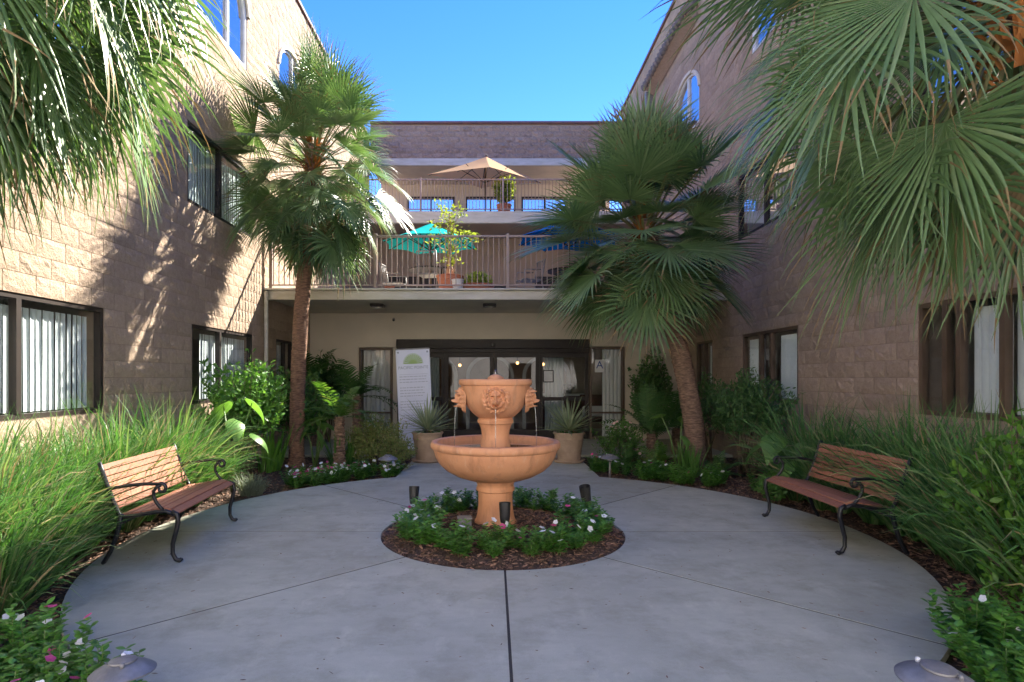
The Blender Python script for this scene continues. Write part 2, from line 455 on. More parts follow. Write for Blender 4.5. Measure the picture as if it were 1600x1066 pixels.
# ------------------------------------------------------------------ mesh helpers
class MB:
    """collects shapes; build() links them as one mesh object"""
    def __init__(self):
        self.V = []
        self.F = []
        self.MI = []
        self.mi = 0

    def add(self, vs, fs):
        o = len(self.V)
        self.V += [tuple(v) for v in vs]
        self.F += [tuple(o + i for i in f) for f in fs]
        self.MI += [self.mi] * len(fs)
        return self

    def box(self, x0, x1, y0, y1, z0, z1):
        return self.add([(x0, y0, z0), (x1, y0, z0), (x1, y1, z0), (x0, y1, z0), (x0, y0, z1), (x1, y0, z1), (x1, y1, z1), (x0, y1, z1)],
                        [(0, 3, 2, 1), (4, 5, 6, 7), (0, 1, 5, 4), (1, 2, 6, 5), (2, 3, 7, 6), (3, 0, 4, 7)])

    def cbox(self, x0, x1, y0, y1, z0, z1, b):
        """box with chamfered edges along every side"""
        vs, fs = [], []
        cx, cy_, cz = (x0 + x1) / 2, (y0 + y1) / 2, (z0 + z1) / 2
        hx, hy, hz = abs(x1 - x0) / 2, abs(y1 - y0) / 2, abs(z1 - z0) / 2
        idx = {}
        for sx in (-1, 1):
            for sy in (-1, 1):
                for sz in (-1, 1):
                    for ax in range(3):
                        h = [hx - b, hy - b, hz - b]
                        h[ax] += b
                        idx[(sx, sy, sz, ax)] = len(vs)
                        vs.append((cx + sx * h[0], cy_ + sy * h[1], cz + sz * h[2]))
        I = lambda a, b_, c, ax: idx[(a, b_, c, ax)]
        for s in (-1, 1):
            fs.append((I(s, -1, -1, 0), I(s, 1, -1, 0), I(s, 1, 1, 0), I(s, -1, 1, 0)))
            fs.append((I(-1, s, -1, 1), I(1, s, -1, 1), I(1, s, 1, 1), I(-1, s, 1, 1)))
            fs.append((I(-1, -1, s, 2), I(1, -1, s, 2), I(1, 1, s, 2), I(-1, 1, s, 2)))
            for t in (-1, 1):
                fs.append((I(s, t, -1, 0), I(s, t, 1, 0), I(s, t, 1, 1), I(s, t, -1, 1)))
                fs.append((I(s, -1, t, 0), I(s, 1, t, 0), I(s, 1, t, 2), I(s, -1, t, 2)))
                fs.append((I(-1, s, t, 1), I(1, s, t, 1), I(1, s, t, 2), I(-1, s, t, 2)))
                for u in (-1, 1):
                    fs.append((I(s, t, u, 0), I(s, t, u, 1), I(s, t, u, 2)))
        return self.add(vs, fs)

    def tube(self, pts, rad, n=8, cap=True, flat=None):
        pts = [Vector(p) for p in pts]
        if not isinstance(rad, (list, tuple)):
            rad = [rad] * len(pts)
        rings = []
        prev = None
        for i, p in enumerate(pts):
            t = (pts[min(i + 1, len(pts) - 1)] - pts[max(i - 1, 0)]).normalized()
            if prev is None:
                a = Vector((0, 0, 1)) if abs(t.z) < 0.9 else Vector((1, 0, 0))
                u = (a - t * a.dot(t)).normalized()
            else:
                u = (prev - t * prev.dot(t)).normalized()
            prev = u
            w = t.cross(u)
            k = flat or 1.0
            rings.append([p + (u * math.cos(2 * math.pi * j / n) + w * math.sin(2 * math.pi * j / n) * k) * rad[i] for j in range(n)])
        vs = [v for r in rings for v in r]
        fs = []
        for i in range(len(pts) - 1):
            for j in range(n):
                fs.append((i * n + j, i * n + (j + 1) % n, (i + 1) * n + (j + 1) % n, (i + 1) * n + j))
        if cap:
            fs.append(tuple(range(n))[::-1])
            fs.append(tuple((len(pts) - 1) * n + j for j in range(n)))
        return self.add(vs, fs)

    def lathe(self, prof, n=32, c=(0, 0, 0), cap=False, wob=None):
        vs, fs = [], []
        for k, (r, z) in enumerate(prof):
            for j in range(n):
                a = 2 * math.pi * j / n
                rr = r * (1 + (wob(a, z) if wob else 0))
                vs.append((c[0] + rr * math.cos(a), c[1] + rr * math.sin(a), c[2] + z))
        for k in range(len(prof) - 1):
            for j in range(n):
                fs.append((k * n + j, k * n + (j + 1) % n, (k + 1) * n + (j + 1) % n, (k + 1) * n + j))
        if cap:
            fs.append(tuple(range(n))[::-1])
            fs.append(tuple((len(prof) - 1) * n + j for j in range(n)))
        return self.add(vs, fs)

    def prism(self, poly, z0, z1):
        n = len(poly)
        vs = [(x, y, z0) for x, y in poly] + [(x, y, z1) for x, y in poly]
        fs = [tuple(range(n))[::-1], tuple(range(n, 2 * n))]
        fs += [(i, (i + 1) % n, n + (i + 1) % n, n + i) for i in range(n)]
        return self.add(vs, fs)

    def mesh(self, name, mats, smooth=False):
        me = bpy.data.meshes.new(name)
        me.from_pydata(self.V, [], self.F)
        if not isinstance(mats, (list, tuple)):
            mats = [mats]
        for m in mats:
            me.materials.append(m)
        if len(mats) > 1:
            me.polygons.foreach_set('material_index', self.MI)
        if smooth is True:
            me.polygons.foreach_set('use_smooth', [True] * len(me.polygons))
        elif smooth:
            me.polygons.foreach_set('use_smooth', [True] * len(me.polygons))
            me.set_sharp_from_angle(angle=R(smooth))
        me.update()
        return me

    def build(self, name, mats, parent=None, smooth=False, **kw):
        return link(name, self.mesh(name, mats, smooth), parent, **kw)


class QB:
    """quad collector on numpy arrays, for leaves and blades"""
    def __init__(self):
        self.V, self.Q, self.MI, self.n = [], [], [], 0

    def add(self, V, Q, mi=0):
        if len(V) == 0:
            return
        self.V.append(V)
        self.Q.append(Q + self.n)
        self.MI.append(np.full(len(Q), mi, np.int32))
        self.n += len(V)

    def mesh(self, name, mats, smooth=True):
        V = np.concatenate(self.V).astype(np.float32)
        Q = np.concatenate(self.Q).astype(np.int32)
        me = bpy.data.meshes.new(name)
        me.vertices.add(len(V))
        me.vertices.foreach_set('co', V.ravel())
        me.loops.add(Q.size)
        me.loops.foreach_set('vertex_index', Q.ravel())
        me.polygons.add(len(Q))
        me.polygons.foreach_set('loop_start', np.arange(0, Q.size, 4, dtype=np.int32))
        if not isinstance(mats, (list, tuple)):
            mats = [mats]
        for m in mats:
            me.materials.append(m)
        me.polygons.foreach_set('material_index', np.concatenate(self.MI))
        me.polygons.foreach_set('use_smooth', np.full(len(Q), smooth))
        me.update(calc_edges=True)
        me.validate()
        return me

    def build(self, name, mats, parent=None, smooth=True, **kw):
        return link(name, self.mesh(name, mats, smooth), parent, **kw)


def link(name, me, parent=None, loc=None, rot=None, scale=None, label=None, cat=None, group=None, kind=None):
    o = bpy.data.objects.new(name, me)
    COL.objects.link(o)
    if parent is not None:
        o.parent = parent
    if loc is not None:
        o.location = loc
    if rot is not None:
        o.rotation_euler = rot
    if scale is not None:
        o.scale = scale
    for k, v in (('label', label), ('category', cat), ('group', group), ('kind', kind)):
        if v:
            o[k] = v
    return o


def thing(name, label, cat, loc=(0, 0, 0), rz=0.0, group=None, parent=None):
    o = link(name, None, parent, loc=loc, rot=(0, 0, rz), label=label, cat=cat, group=group)
    o.empty_display_size = 0.2
    return o


def part_empty(name, parent, loc=(0, 0, 0), label=None):
    return link(name, None, parent, loc=loc, label=label)


def nrm(a):
    return a / np.maximum(np.linalg.norm(a, axis=-1, keepdims=True), 1e-9)


def strips(P, D, S, L, W, bend, prof, fold=0.0, bprof=None, side_pull=None):
    """many bent ribbons at once: start P, direction D, side S, length L, width W, droop bend, width profile prof"""
    P = np.array(P, float)
    n, m = len(P), len(prof)
    D = nrm(np.array(D, float))
    S = np.array(S, float)
    L = np.broadcast_to(np.asarray(L, float), (n,))
    W = np.broadcast_to(np.asarray(W, float), (n,))
    bend = np.broadcast_to(np.asarray(bend, float), (n,))
    c = 3 if fold else 2
    V = np.zeros((n, m, c, 3))
    p, d = P.copy(), D.copy()
    seg = (L / (m - 1))[:, None]
    for k in range(m):
        s = nrm(S - (S * d).sum(1, keepdims=True) * d)
        w = (W * prof[k] * 0.5)[:, None]
        V[:, k, 0] = p - s * w
        V[:, k, -1] = p + s * w
        if fold:
            V[:, k, 1] = p - np.cross(s, d) * w * fold
        p = p + d * seg
        b = (bend * (bprof[k] if bprof is not None else (k + 0.5) / m))[:, None]
        d = nrm(d + np.array([0, 0, -1.0]) * b + (side_pull * b if side_pull is not None else 0))
    base = (np.arange(n) * m * c)[:, None, None, None]
    kk = (np.arange(m - 1) * c)[None, :, None, None]
    jj = np.arange(c - 1)[None, None, :, None]
    q = np.array([0, 1, c + 1, c])[None, None, None, :]
    return V.reshape(-1, 3), (base + kk + jj + q).reshape(-1, 4)


def rand_dirs(n, rng, zmin=-1.0, zmax=1.0):
    z = rng.uniform(zmin, zmax, n)
    a = rng.uniform(0, 2 * math.pi, n)
    r = np.sqrt(np.maximum(0, 1 - z * z))
    return np.stack([r * np.cos(a), r * np.sin(a), z], 1)


def side_of(D, rng, jitter=0.4):
    s = np.cross(D, np.array([0, 0, 1.0])) + rng.normal(0, jitter, D.shape)
    return nrm(s)


LEAF = [0.12, 0.75, 1.0, 0.7, 0.04]
BLADE = [0.75, 1.0, 0.95, 0.8, 0.55, 0.05]

# ------------------------------------------------------------------ ground, plaza, path
PC, PR, BR = (0.09, 5.75), 3.48, 1.17                 # plaza centre, plaza radius, round bed radius
XL, XR = -4.5, 4.65                                   # courtyard faces of the two wings

gm = MB()
gm.add([(-400, -400, -0.06), (400, -400, -0.06), (400, 900, -0.06), (-400, 900, -0.06)], [(0, 1, 2, 3)])
gm.build('ground', M['soil'], kind='structure')
MB().box(-60, 60, -60, 1.2, -0.058, -0.03).build('driveway', M['drive'], kind='structure')
# added house behind the camera, mirrored in the door glass, sized to bounce sunlight
ah = thing('fill_house', 'white three-storey house behind the viewer, added and sized to bounce fill light', 'building', (0, -8.5, 0))
MB().box(-22, 22, -8, 0, -0.05, 10.5).build('wall', M['white_wall'], ah)
rf_ = MB()
rf_.add([(-22.5, 0.4, 10.4), (22.5, 0.4, 10.4), (22.5, -4, 13.0), (-22.5, -4, 13.0), (-22.5, -8.4, 10.4), (22.5, -8.4, 10.4)], [(0, 1, 2, 3), (3, 2, 5, 4)])
rf_.build('roof', M['roof_tile'], ah)
for k_ in range(8):
    for z_ in (1.0, 4.0, 6.8):
        MB().box(-19 + k_ * 5, -17.6 + k_ * 5, 0.001, 0.05, z_, z_ + 1.4).build('window', M['bronze'], ah)

plaza = thing('plaza', 'round grey concrete plaza', 'pavement')
plaza['kind'] = 'structure'
del plaza['category']
# dirt bed under the joints
b = MB()
n = 96
vs_, fs_ = [], []
for i in range(n):
    a = 2 * math.pi * i / n
    for r, z in ((BR + 0.004, -0.055), (BR + 0.004, -0.0025), (PR * 0.995, -0.0025), (PR * 0.995, -0.055)):
        vs_.append((PC[0] + r * math.cos(a), PC[1] + r * math.sin(a), z))
for i in range(n):
    for k in range(3):
        fs_.append((4 * i + k, 4 * ((i + 1) % n) + k, 4 * ((i + 1) % n) + k + 1, 4 * i + k + 1))
b.add(vs_, fs_)
b.build('joint_bed', M['joint'], plaza)
gap = 0.0085
for k in range(8):
    a0, a1 = k * math.pi / 4, (k + 1) * math.pi / 4
    steps = 14
    top_o, top_i = [], []
    for i in range(steps + 1):
        a = a0 + (a1 - a0) * i / steps
        for lst, r in ((top_o, PR), (top_i, BR)):
            da = gap / r
            aa = a0 + da + (a1 - a0 - 2 * da) * i / steps
            lst.append((PC[0] + r * math.cos(aa), PC[1] + r * math.sin(aa)))
    poly = top_o + top_i[::-1]
    bev = 0.0015
    mb = MB()
    m_ = len(poly)
    cxy = (sum(p[0] for p in poly) / m_, sum(p[1] for p in poly) / m_)
    ins = []
    for i, p in enumerate(poly):
        v = Vector((cxy[0] - p[0], cxy[1] - p[1])).normalized() * bev
        ins.append((p[0] + v.x, p[1] + v.y))
    vs_ = [(x, y, -0.05) for x, y in poly] + [(x, y, -bev) for x, y in poly] + [(x, y, 0) for x, y in ins]
    fs_ = [(i, (i + 1) % m_, m_ + (i + 1) % m_, m_ + i) for i in range(m_)]
    fs_ += [(m_ + i, m_ + (i + 1) % m_, 2 * m_ + (i + 1) % m_, 2 * m_ + i) for i in range(m_)]
    h = steps + 1
    fs_ += [(2 * m_ + i, 2 * m_ + i + 1, 2 * m_ + m_ - 2 - i, 2 * m_ + m_ - 1 - i) for i in range(steps)]
    mb.add(vs_, fs_)
    mb.build('slab', M['concrete'], plaza)

path = thing('path', 'concrete path from the plaza to the doors', 'pavement')
path['kind'] = 'structure'
del path['category']
MB().box(-1.46, 1.58, 8.3, 14.3, -0.055, -0.0045).build('joint_bed', M['joint'], path)
px0, px1 = -1.47, 1.60
arc = []
for i in range(17):
    x = px0 + (px1 - 0.0 - px0) * i / 16
    arc.append((x, PC[1] + math.sqrt(PR * PR - (x - PC[0]) ** 2) + 0.006))
mb = MB()
mb.prism(arc + [(px1, 11.38), (px0, 11.38)], -0.05, -0.002)
mb.build('slab', M['concrete'], path)
for x0, x1 in ((-4.48, -1.482), (-1.47, 0.06), (0.072, 1.6), (1.612, 4.63)):
    MB().cbox(x0, x1, 11.392, 14.38, -0.05, 0.001, 0.004).build('slab', M['concrete'], path)

# round bed of bark in the middle
bedm = MB()
prof = [(0.001, 0.085), (0.35, 0.08), (0.7, 0.06), (0.95, 0.025), (1.1, -0.012), (1.168, -0.03)]
bedm.lathe(prof, 48, (PC[0], PC[1], 0))
bedm.build('flower_bed', M['soil'], smooth=True, kind='structure')


# ------------------------------------------------------------------ walls of split-face block
def block_mesh(rng, name, mat, hl=0.195, hh=0.0972, rough=0.0045):
    """local: x along the wall, y out of the wall, z up; face 6 x 4 quads, broken surface"""
    nu, nw = 6, 4
    vs, fs = [], []
    for j in range(nw + 1):
        for i in range(nu + 1):
            u = -hl + 2 * hl * i / nu
            w = -hh + 2 * hh * j / nw
            edge = i in (0, nu) or j in (0, nw)
            out = 0.0 if edge else 0.004 + abs(rng.normal(0, rough))
            if not edge:
                u += rng.normal(0, 0.008)
                w += rng.normal(0, 0.006)
            vs.append((u, out + rng.uniform(0, 0.003), w))
    for j in range(nw):
        for i in range(nu):
            a = j * (nu + 1) + i
            fs.append((a, a + 1, a + nu + 2, a + nu + 1))
    k = len(vs)
    vs += [(-hl, -0.03, -hh), (hl, -0.03, -hh), (hl, -0.03, hh), (-hl, -0.03, hh)]
    c = [0, nu, (nu + 1) * (nw + 1) - 1, nw * (nu + 1)]
    row = lambda a: a
    fs += [tuple(list(range(0, nu + 1))[::-1] + [k, k + 1])]
    fs += [tuple(list(range(nw * (nu + 1), nw * (nu + 1) + nu + 1)) + [k + 2, k + 3])]
    fs += [tuple([j * (nu + 1) for j in range(nw + 1)] + [k + 3, k])]
    fs += [tuple([j * (nu + 1) + nu for j in range(nw, -1, -1)] + [k + 1, k + 2])]
    mb = MB()
    mb.add(vs, fs)
    return mb, mb.mesh(name, mat)


brng = np.random.default_rng(3)
BLOCKS = [block_mesh(brng, 'block', M['block']) for _ in range(14)]
BLOCKS_B = [block_mesh(brng, 'block', M['block_b'], rough=0.026) for _ in range(10)]


def lay_blocks(u0, u1, z0, z1, openings, ch=0.2, bl=0.4):
    """running bond with openings cut out -> list of (uc, zc, length)"""
    res = []
    nrow = int(round((z1 - z0) / ch))
    for r in range(nrow):
        zc = z0 + (r + 0.5) * ch
        cuts = sorted((a, b) for a, b, c, d in openings if c < zc < d)
        spans, cur = [], u0
        for a, b in cuts:
            if a > cur:
                spans.append((cur, min(a, u1)))
            cur = max(cur, b)
        if cur < u1:
            spans.append((cur, u1))
        off = 0.0 if r % 2 else bl / 2
        for a, b in spans:
            k0 = math.floor((a - off) / bl) - 1
            e = a
            while e < b - 0.01:
                nxt = off + bl * (math.floor((e - off) / bl + 1e-6) + 1)
                if nxt - e < 0.06:
                    nxt += bl
                nxt = min(nxt, b)
                if b - nxt < 0.06:
                    nxt = b
                res.append(((e + nxt) / 2, zc, nxt - e))
                e = nxt
    return res


def in_frame(p):
    if p[1] < 0.3:
        return None
    x = CX + p[0] / p[1] * FPX
    y = CY - (p[2] - EYE) / p[1] * FPX
    if -30 < x < 1630 and -30 < y < 1096:
        return x, y
    return None


def wall_of_blocks(parent, place, rotz, u0, u1, z0, z1, openings, meshes, mat, score, limit=290, seed=1):
    rng = np.random.default_rng(seed)
    lst = lay_blocks(u0, u1, z0, z1, openings)
    sc = []
    for i, (u, z, l) in enumerate(lst):
        p = place(u, z)
        s = score(p, l) if in_frame(p) else 0
        sc.append(s)
    order = np.argsort(-np.array(sc))
    single = set(int(i) for i in order[:limit] if sc[int(i)] > 0)
    rest = MB()
    cr, sr = math.cos(rotz), math.sin(rotz)
    for i, (u, z, l) in enumerate(lst):
        k = int(rng.integers(len(meshes)))
        p = place(u, z)
        sx = (l - 0.007) / 0.39
        fl = 1 if rng.random() < 0.5 else -1
        if i in single:
            link('block', meshes[k][1], parent, loc=p, rot=(0, 0, rotz), scale=(sx, 1, 1))
        else:
            src = meshes[k][0]
            vs = [(p[0] + x * sx * cr - y * sr, p[1] + x * sx * sr + y * cr, p[2] + zz) for x, y, zz in src.V]
            rest.add(vs, src.F)
    if rest.V:
        rest.build('blockwork', mat, parent, kind='stuff')


def wall_sheet(mb, u_list, z_list, openings, P, inset):
    """mortar sheet behind the blocks, with the openings left free"""
    us = sorted(set([round(u, 4) for u in u_list] + [round(v, 4) for o in openings for v in o[:2]]))
    zs = sorted(set([round(z, 4) for z in z_list] + [round(v, 4) for o in openings for v in o[2:]]))
    us = [u for u in us if u_list[0] <= u <= u_list[-1]]
    zs = [z for z in zs if z_list[0] <= z <= z_list[-1]]
    for i in range(len(us) - 1):
        for j in range(len(zs) - 1):
            uc, zc = (us[i] + us[i + 1]) / 2, (zs[j] + zs[j + 1]) / 2
            if any(a < uc < b and c < zc < d for a, b, c, d in openings):
                continue
            mb.add([P(us[i], inset, zs[j]), P(us[i + 1], inset, zs[j]), P(us[i + 1], inset, zs[j + 1]), P(us[i], inset, zs[j + 1])], [(0, 1, 2, 3)])


SLAT = {}


def slat_mesh(h, w=0.088):
    key = (round(h, 2), w)
    if key not in SLAT:
        mb = MB()
        nseg = 4
        vs = []
        for z in (0, h):
            for i in range(nseg + 1):
                t = i / nseg * 2 - 1
                vs.append((t * w / 2, 0.010 * (1 - t * t), z))
        for z in (0, h):
            for i in range(nseg + 1):
                t = i / nseg * 2 - 1
                vs.append((t * w / 2, 0.010 * (1 - t * t) - 0.002, z))
        k = nseg + 1
        fs = [(i, i + 1, k + i + 1, k + i) for i in range(nseg)]
        fs += [(2 * k + i, 3 * k + i, 3 * k + i + 1, 2 * k + i + 1) for i in range(nseg)]
        mb.add(vs, fs)
        SLAT[key] = mb.mesh('blind_slat', M['blind'], True)
    return SLAT[key]


def wing_window(wing, P, s, y0, y1, z0, z1, mulls, blinds=(), glass='glass', frame='bronze', arch=0.0, rng=None, ang=28, slatdrop=0.05):
    """P(u, out, z) maps wall coordinates to the place; s is the sign of the wall's normal"""
    w = part_empty('window', wing)
    zs = z1 - arch                                     # spring line
    f = MB()
    d0, d1 = -0.09, -0.012
    def bar(a, b, c, d, o0=d0, o1=d1):
        p, q = P(a, o0, c), P(b, o1, d)
        f.box(min(p[0], q[0]), max(p[0], q[0]), min(p[1], q[1]), max(p[1], q[1]), c, d)
    t = 0.05
    bar(y0, y0 + t, z0, zs); bar(y1 - t, y1, z0, zs)
    bar(y0 + t, y1 - t, z0, z0 + t)
    def arch_pts(inset, k=14):
        pts = []
        hw = (y1 - y0) / 2 - inset
        for i in range(k + 1):
            a = math.pi * i / k
            pts.append(((y0 + y1) / 2 - hw * math.cos(a), zs + (arch - inset) * math.sin(a)))
        return pts
    if arch:
        o_, i_ = arch_pts(0), arch_pts(t)
        for k in range(len(o_) - 1):
            q = [o_[k], o_[k + 1], i_[k + 1], i_[k]]
            f.add([P(u, d1, z) for u, z in q] + [P(u, d0, z) for u, z in q], [(0, 1, 2, 3), (7, 6, 5, 4), (3, 2, 6, 7), (0, 4, 5, 1)])
    else:
        bar(y0 + t, y1 - t, z1 - t, z1)
    f.build('frame', M[frame], w)
    edges = [y0 + t] + list(mulls) + [y1 - t]
    for mu in mulls:
        g = MB()
        p, q = P(mu - 0.03, d0 + 0.01, z0), P(mu + 0.03, d1 + 0.008, z0)
        zt = z1 - t - 0.001 if not arch else zs + arch * math.sqrt(max(0, 1 - ((mu - (y0 + y1) / 2) / ((y1 - y0) / 2)) ** 2)) - t
        g.box(min(p[0], q[0]), max(p[0], q[0]), min(p[1], q[1]), max(p[1], q[1]), z0 + t + 0.001, zt)
        g.build('mullion', M[frame], w)
    for k in range(len(edges) - 1):
        g = MB()
        a, b_ = edges[k] + (0.02 if k else 0.001), edges[k + 1] - (0.02 if k < len(edges) - 2 else 0.001)
        dz = -0.045 - 0.012 * (k % 2)
        if arch:
            pts = [(a, z0 + t), (b_, z0 + t)]
            hw = (y1 - y0) / 2 - t
            for i in range(9):
                u = b_ + (a - b_) * i / 8
                pts.append((u, zs + (arch - t) * math.sqrt(max(0, 1 - ((u - (y0 + y1) / 2) / hw) ** 2))))
            g.add([P(u, dz, z) for u, z in pts], [tuple(range(len(pts)))])
        else:
            g.add([P(a, dz, z0 + t), P(b_, dz, z0 + t), P(b_, dz, z1 - t), P(a, dz, z1 - t)], [(0, 1, 2, 3)])
        g.build('pane', M[glass], w)
    # reveal and sill
    rv = MB()
    q = [(y0, z0), (y1, z0), (y1, zs), (y0, zs)]
    for k, (a, b_) in enumerate(((0, 1), (1, 2), (3, 0)) if arch else ((0, 1), (1, 2), (2, 3), (3, 0))):
        rv.add([P(q[a][0], 0.0, q[a][1]), P(q[b_][0], 0.0, q[b_][1]), P(q[b_][0], -0.3, q[b_][1]), P(q[a][0], -0.3, q[a][1])], [(0, 1, 2, 3)])
    rv.build('reveal', M['mortar'], w)
    if arch:
        sp = MB()
        o_ = arch_pts(0, 20)
        for k in range(len(o_) - 1):
            (ua, za), (ub, zb) = o_[k], o_[k + 1]
            sp.add([P(ua, 0.004, za), P(ub, 0.004, zb), P(ub, 0.004, z1), P(ua, 0.004, z1), P(ua, -0.2, za), P(ub, -0.2, zb)],
                   [(0, 1, 2, 3), (0, 4, 5, 1)])
        sp.build('arch_wall', M['block'], w)
        tr = MB()
        oo = arch_pts(-0.07, 20); ii = arch_pts(0.0, 20)
        for k in range(len(oo) - 1):
            q4 = [oo[k], oo[k + 1], ii[k + 1], ii[k]]
            tr.add([P(u, 0.04, z) for u, z in q4] + [P(u, -0.05, z) for u, z in q4], [(0, 1, 2, 3), (0, 4, 5, 1), (3, 2, 6, 7)])
        tr.build('arch_trim', M['plaster'], w)
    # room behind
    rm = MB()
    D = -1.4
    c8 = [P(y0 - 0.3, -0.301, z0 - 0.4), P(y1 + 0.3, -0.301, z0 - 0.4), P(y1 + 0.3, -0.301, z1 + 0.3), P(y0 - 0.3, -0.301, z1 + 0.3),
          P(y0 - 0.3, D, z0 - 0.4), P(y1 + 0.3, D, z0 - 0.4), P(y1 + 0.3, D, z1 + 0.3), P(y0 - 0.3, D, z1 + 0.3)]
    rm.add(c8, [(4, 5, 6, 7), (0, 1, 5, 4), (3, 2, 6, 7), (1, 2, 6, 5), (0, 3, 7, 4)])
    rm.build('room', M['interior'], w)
    # vertical blinds
    h = z1 - z0 - 0.12 - slatdrop
    rng = rng or np.random.default_rng(5)
    for a, b_ in blinds:
        u = a + 0.04
        while u < b_ - 0.03:
            an = R(90) - R(ang) * (1 if s > 0 else -1) + rng.normal(0, 0.06)
            link('blind_slat', slat_mesh(h), w, loc=P(u, -0.125, z0 + 0.06), rot=(rng.normal(0, 0.004), 0, an))
            u += 0.083
    return w


def build_wing(name, label, X, s, top, wins, archs, awnings, aproj=0.26, y_min=1.4, y_max=21.4, seed=1):
    wing = thing(name, label, 'building')
    P = lambda u, out, z: (X + s * out, u, z)
    openings = [(w['y0'], w['y1'], w['z0'], w['z1']) for w in wins + archs]
    z0 = -0.1
    nz = int((top - 0.02 - z0) / 0.2)
    ztop = z0 + nz * 0.2
    rot = R(-90) if s > 0 else R(90)
    place = lambda u, z: (X - s * 0.006, u, z)
    def score(p, l):
        fr = in_frame(p)
        hidden = 0.2 if p[2] < 0.75 else 1.0
        return l * 0.2 / p[1] ** 3 * abs(p[0]) * hidden
    wall_of_blocks(wing, place, rot, y_min, y_max, z0, ztop, openings, BLOCKS, M['block'], score, 290, seed)
    ms = MB()
    wall_sheet(ms, [1.38, y_max], [z0, ztop], openings, P, -0.012)
    ms.build('wall', M['mortar'], wing)
    # body of the wing behind its face: roof and outer walls
    ob = MB()
    xo = X - s * 9.0
    xi = X - s * 0.012
    ob.add([(xi, 1.38, ztop), (xi, y_max, ztop), (xo, y_max, ztop), (xo, 1.38, ztop)], [(0, 1, 2, 3)])
    ob.add([(xo, 1.38, -.1), (xo, y_max, -.1), (xo, y_max, ztop), (xo, 1.38, ztop)], [(0, 1, 2, 3)])
    ob.add([(xi, 1.38, -.1), (xo, 1.38, -.1), (xo, 1.38, ztop), (xi, 1.38, ztop)], [(0, 1, 2, 3)])
    ob.add([(xi, y_max, -.1), (xo, y_max, -.1), (xo, y_max, ztop), (xi, y_max, ztop)], [(0, 1, 2, 3)])
    ob.build('outer_shell', M['block_b'], wing)
    cp = MB()
    x0_, x1_ = sorted((X + s * 0.05, X - s * 0.3))
    cp.cbox(x0_, x1_, 1.38, y_max, ztop + 0.001, ztop + 0.09, 0.01)
    cp.build('coping', M['coping'], wing)
    rng = np.random.default_rng(seed + 40)
    for w in wins:
        wing_window(wing, P, s, w['y0'], w['y1'], w['z0'], w['z1'], w.get('m', []), w.get('b', []), w.get('g', 'glass'), w.get('f', 'bronze'),
                    rng=rng, ang=w.get('ang', 28))
    for w in archs:
        wing_window(wing, P, s, w['y0'], w['y1'], w['z0'], w['z1'], w.get('m', []), w.get('b', []), 'glass_up', 'white_frame', arch=0.62, rng=rng)
    for (a, b_, z) in awnings:
        aw = part_empty('tile_awning', wing)
        bd = MB()
        prof = [(0.02, z - 0.02), (aproj, z - 0.2), (aproj, z - 0.26), (0.02, z - 0.42)]
        vs_ = [P(a, o, zz) for o, zz in prof] + [P(b_, o, zz) for o, zz in prof]
        bd.add(vs_, [(0, 1, 2, 3), (7, 6, 5, 4), (0, 4, 5, 1), (1, 5, 6, 2), (2, 6, 7, 3)])
        bd.build('bracket_board', M['block_b'], aw)
        nt_ = int((b_ - a) / 0.2)
        tm = MB()
        pts = [P(0, 0.03, z + 0.02), P(0, aproj + 0.08, z - 0.21)]
        tm.tube(pts, [0.085, 0.095], 10)
        tme = tm.mesh('roof_tile', M['roof_tile'], True)
        for k in range(nt_ + 1):
            link('roof_tile', tme, aw, loc=(0, a + (b_ - a) * k / nt_, 0))
    return wing


wl = [dict(y0=12.2, y1=13.2, z0=1.1, z1=2.3, m=[12.7], b=[(12.3, 13.1)], ang=-8),
      dict(y0=4.4, y1=6.81, z0=1.1, z1=2.3, m=[5.59], b=[(4.46, 6.76)], ang=-10),
      dict(y0=8.79, y1=11.0, z0=1.1, z1=2.3, m=[9.72], b=[(9.25, 10.95)], ang=-8),
      dict(y0=4.4, y1=6.81, z0=4.1, z1=5.3, m=[5.59], b=[(4.46, 6.76)], g='glass_up', ang=-8),
      dict(y0=8.66, y1=11.0, z0=4.1, z1=5.3, m=[9.72], b=[(8.7, 10.95)], ang=-8, g='glass_sun')]
al = [dict(y0=4.6, y1=6.4, z0=7.1, z1=8.7, m=[5.5]), dict(y0=8.9, y1=10.75, z0=7.1, z1=8.7, m=[10.0]), dict(y0=12.35, y1=14.1, z0=7.1, z1=8.7, m=[13.2])]
left_wing = build_wing('building_wing', 'sunlit three-storey wing of tan split-face block on the left side', XL, 1, 10.25, wl, al, [], seed=1)

wr = [dict(y0=3.6, y1=6.45, z0=1.1, z1=2.3, m=[5.39, 5.9, 6.08], b=[(3.7, 5.35), (5.42, 5.86)], f='brown_frame', ang=8),
      dict(y0=8.99, y1=11.0, z0=1.1, z1=2.3, m=[9.9, 10.3], b=[(9.05, 9.75), (10.4, 10.9)], f='brown_frame', ang=60),
      dict(y0=12.5, y1=13.5, z0=1.1, z1=2.3, m=[13.0], b=[(12.55, 12.95)], f='brown_frame', ang=60),
      dict(y0=4.2, y1=6.45, z0=4.1, z1=5.3, m=[5.3], b=[(4.3, 5.2)], g='glass_up'),
      dict(y0=8.99, y1=11.2, z0=4.1, z1=5.3, m=[10.1], b=[(9.05, 10.0), (10.2, 11.1)], g='glass_up')]
ar = [dict(y0=8.8, y1=10.6, z0=7.3, z1=8.7, m=[9.7]), dict(y0=13.3, y1=15.2, z0=7.3, z1=8.7, m=[14.1])]
right_wing = build_wing('building_wing', 'shaded three-storey wing of tan split-face block on the right side', XR, -1, 11.15, wr, ar, [(13.4, 17.0, 10.05)], seed=2)
vent = MB()
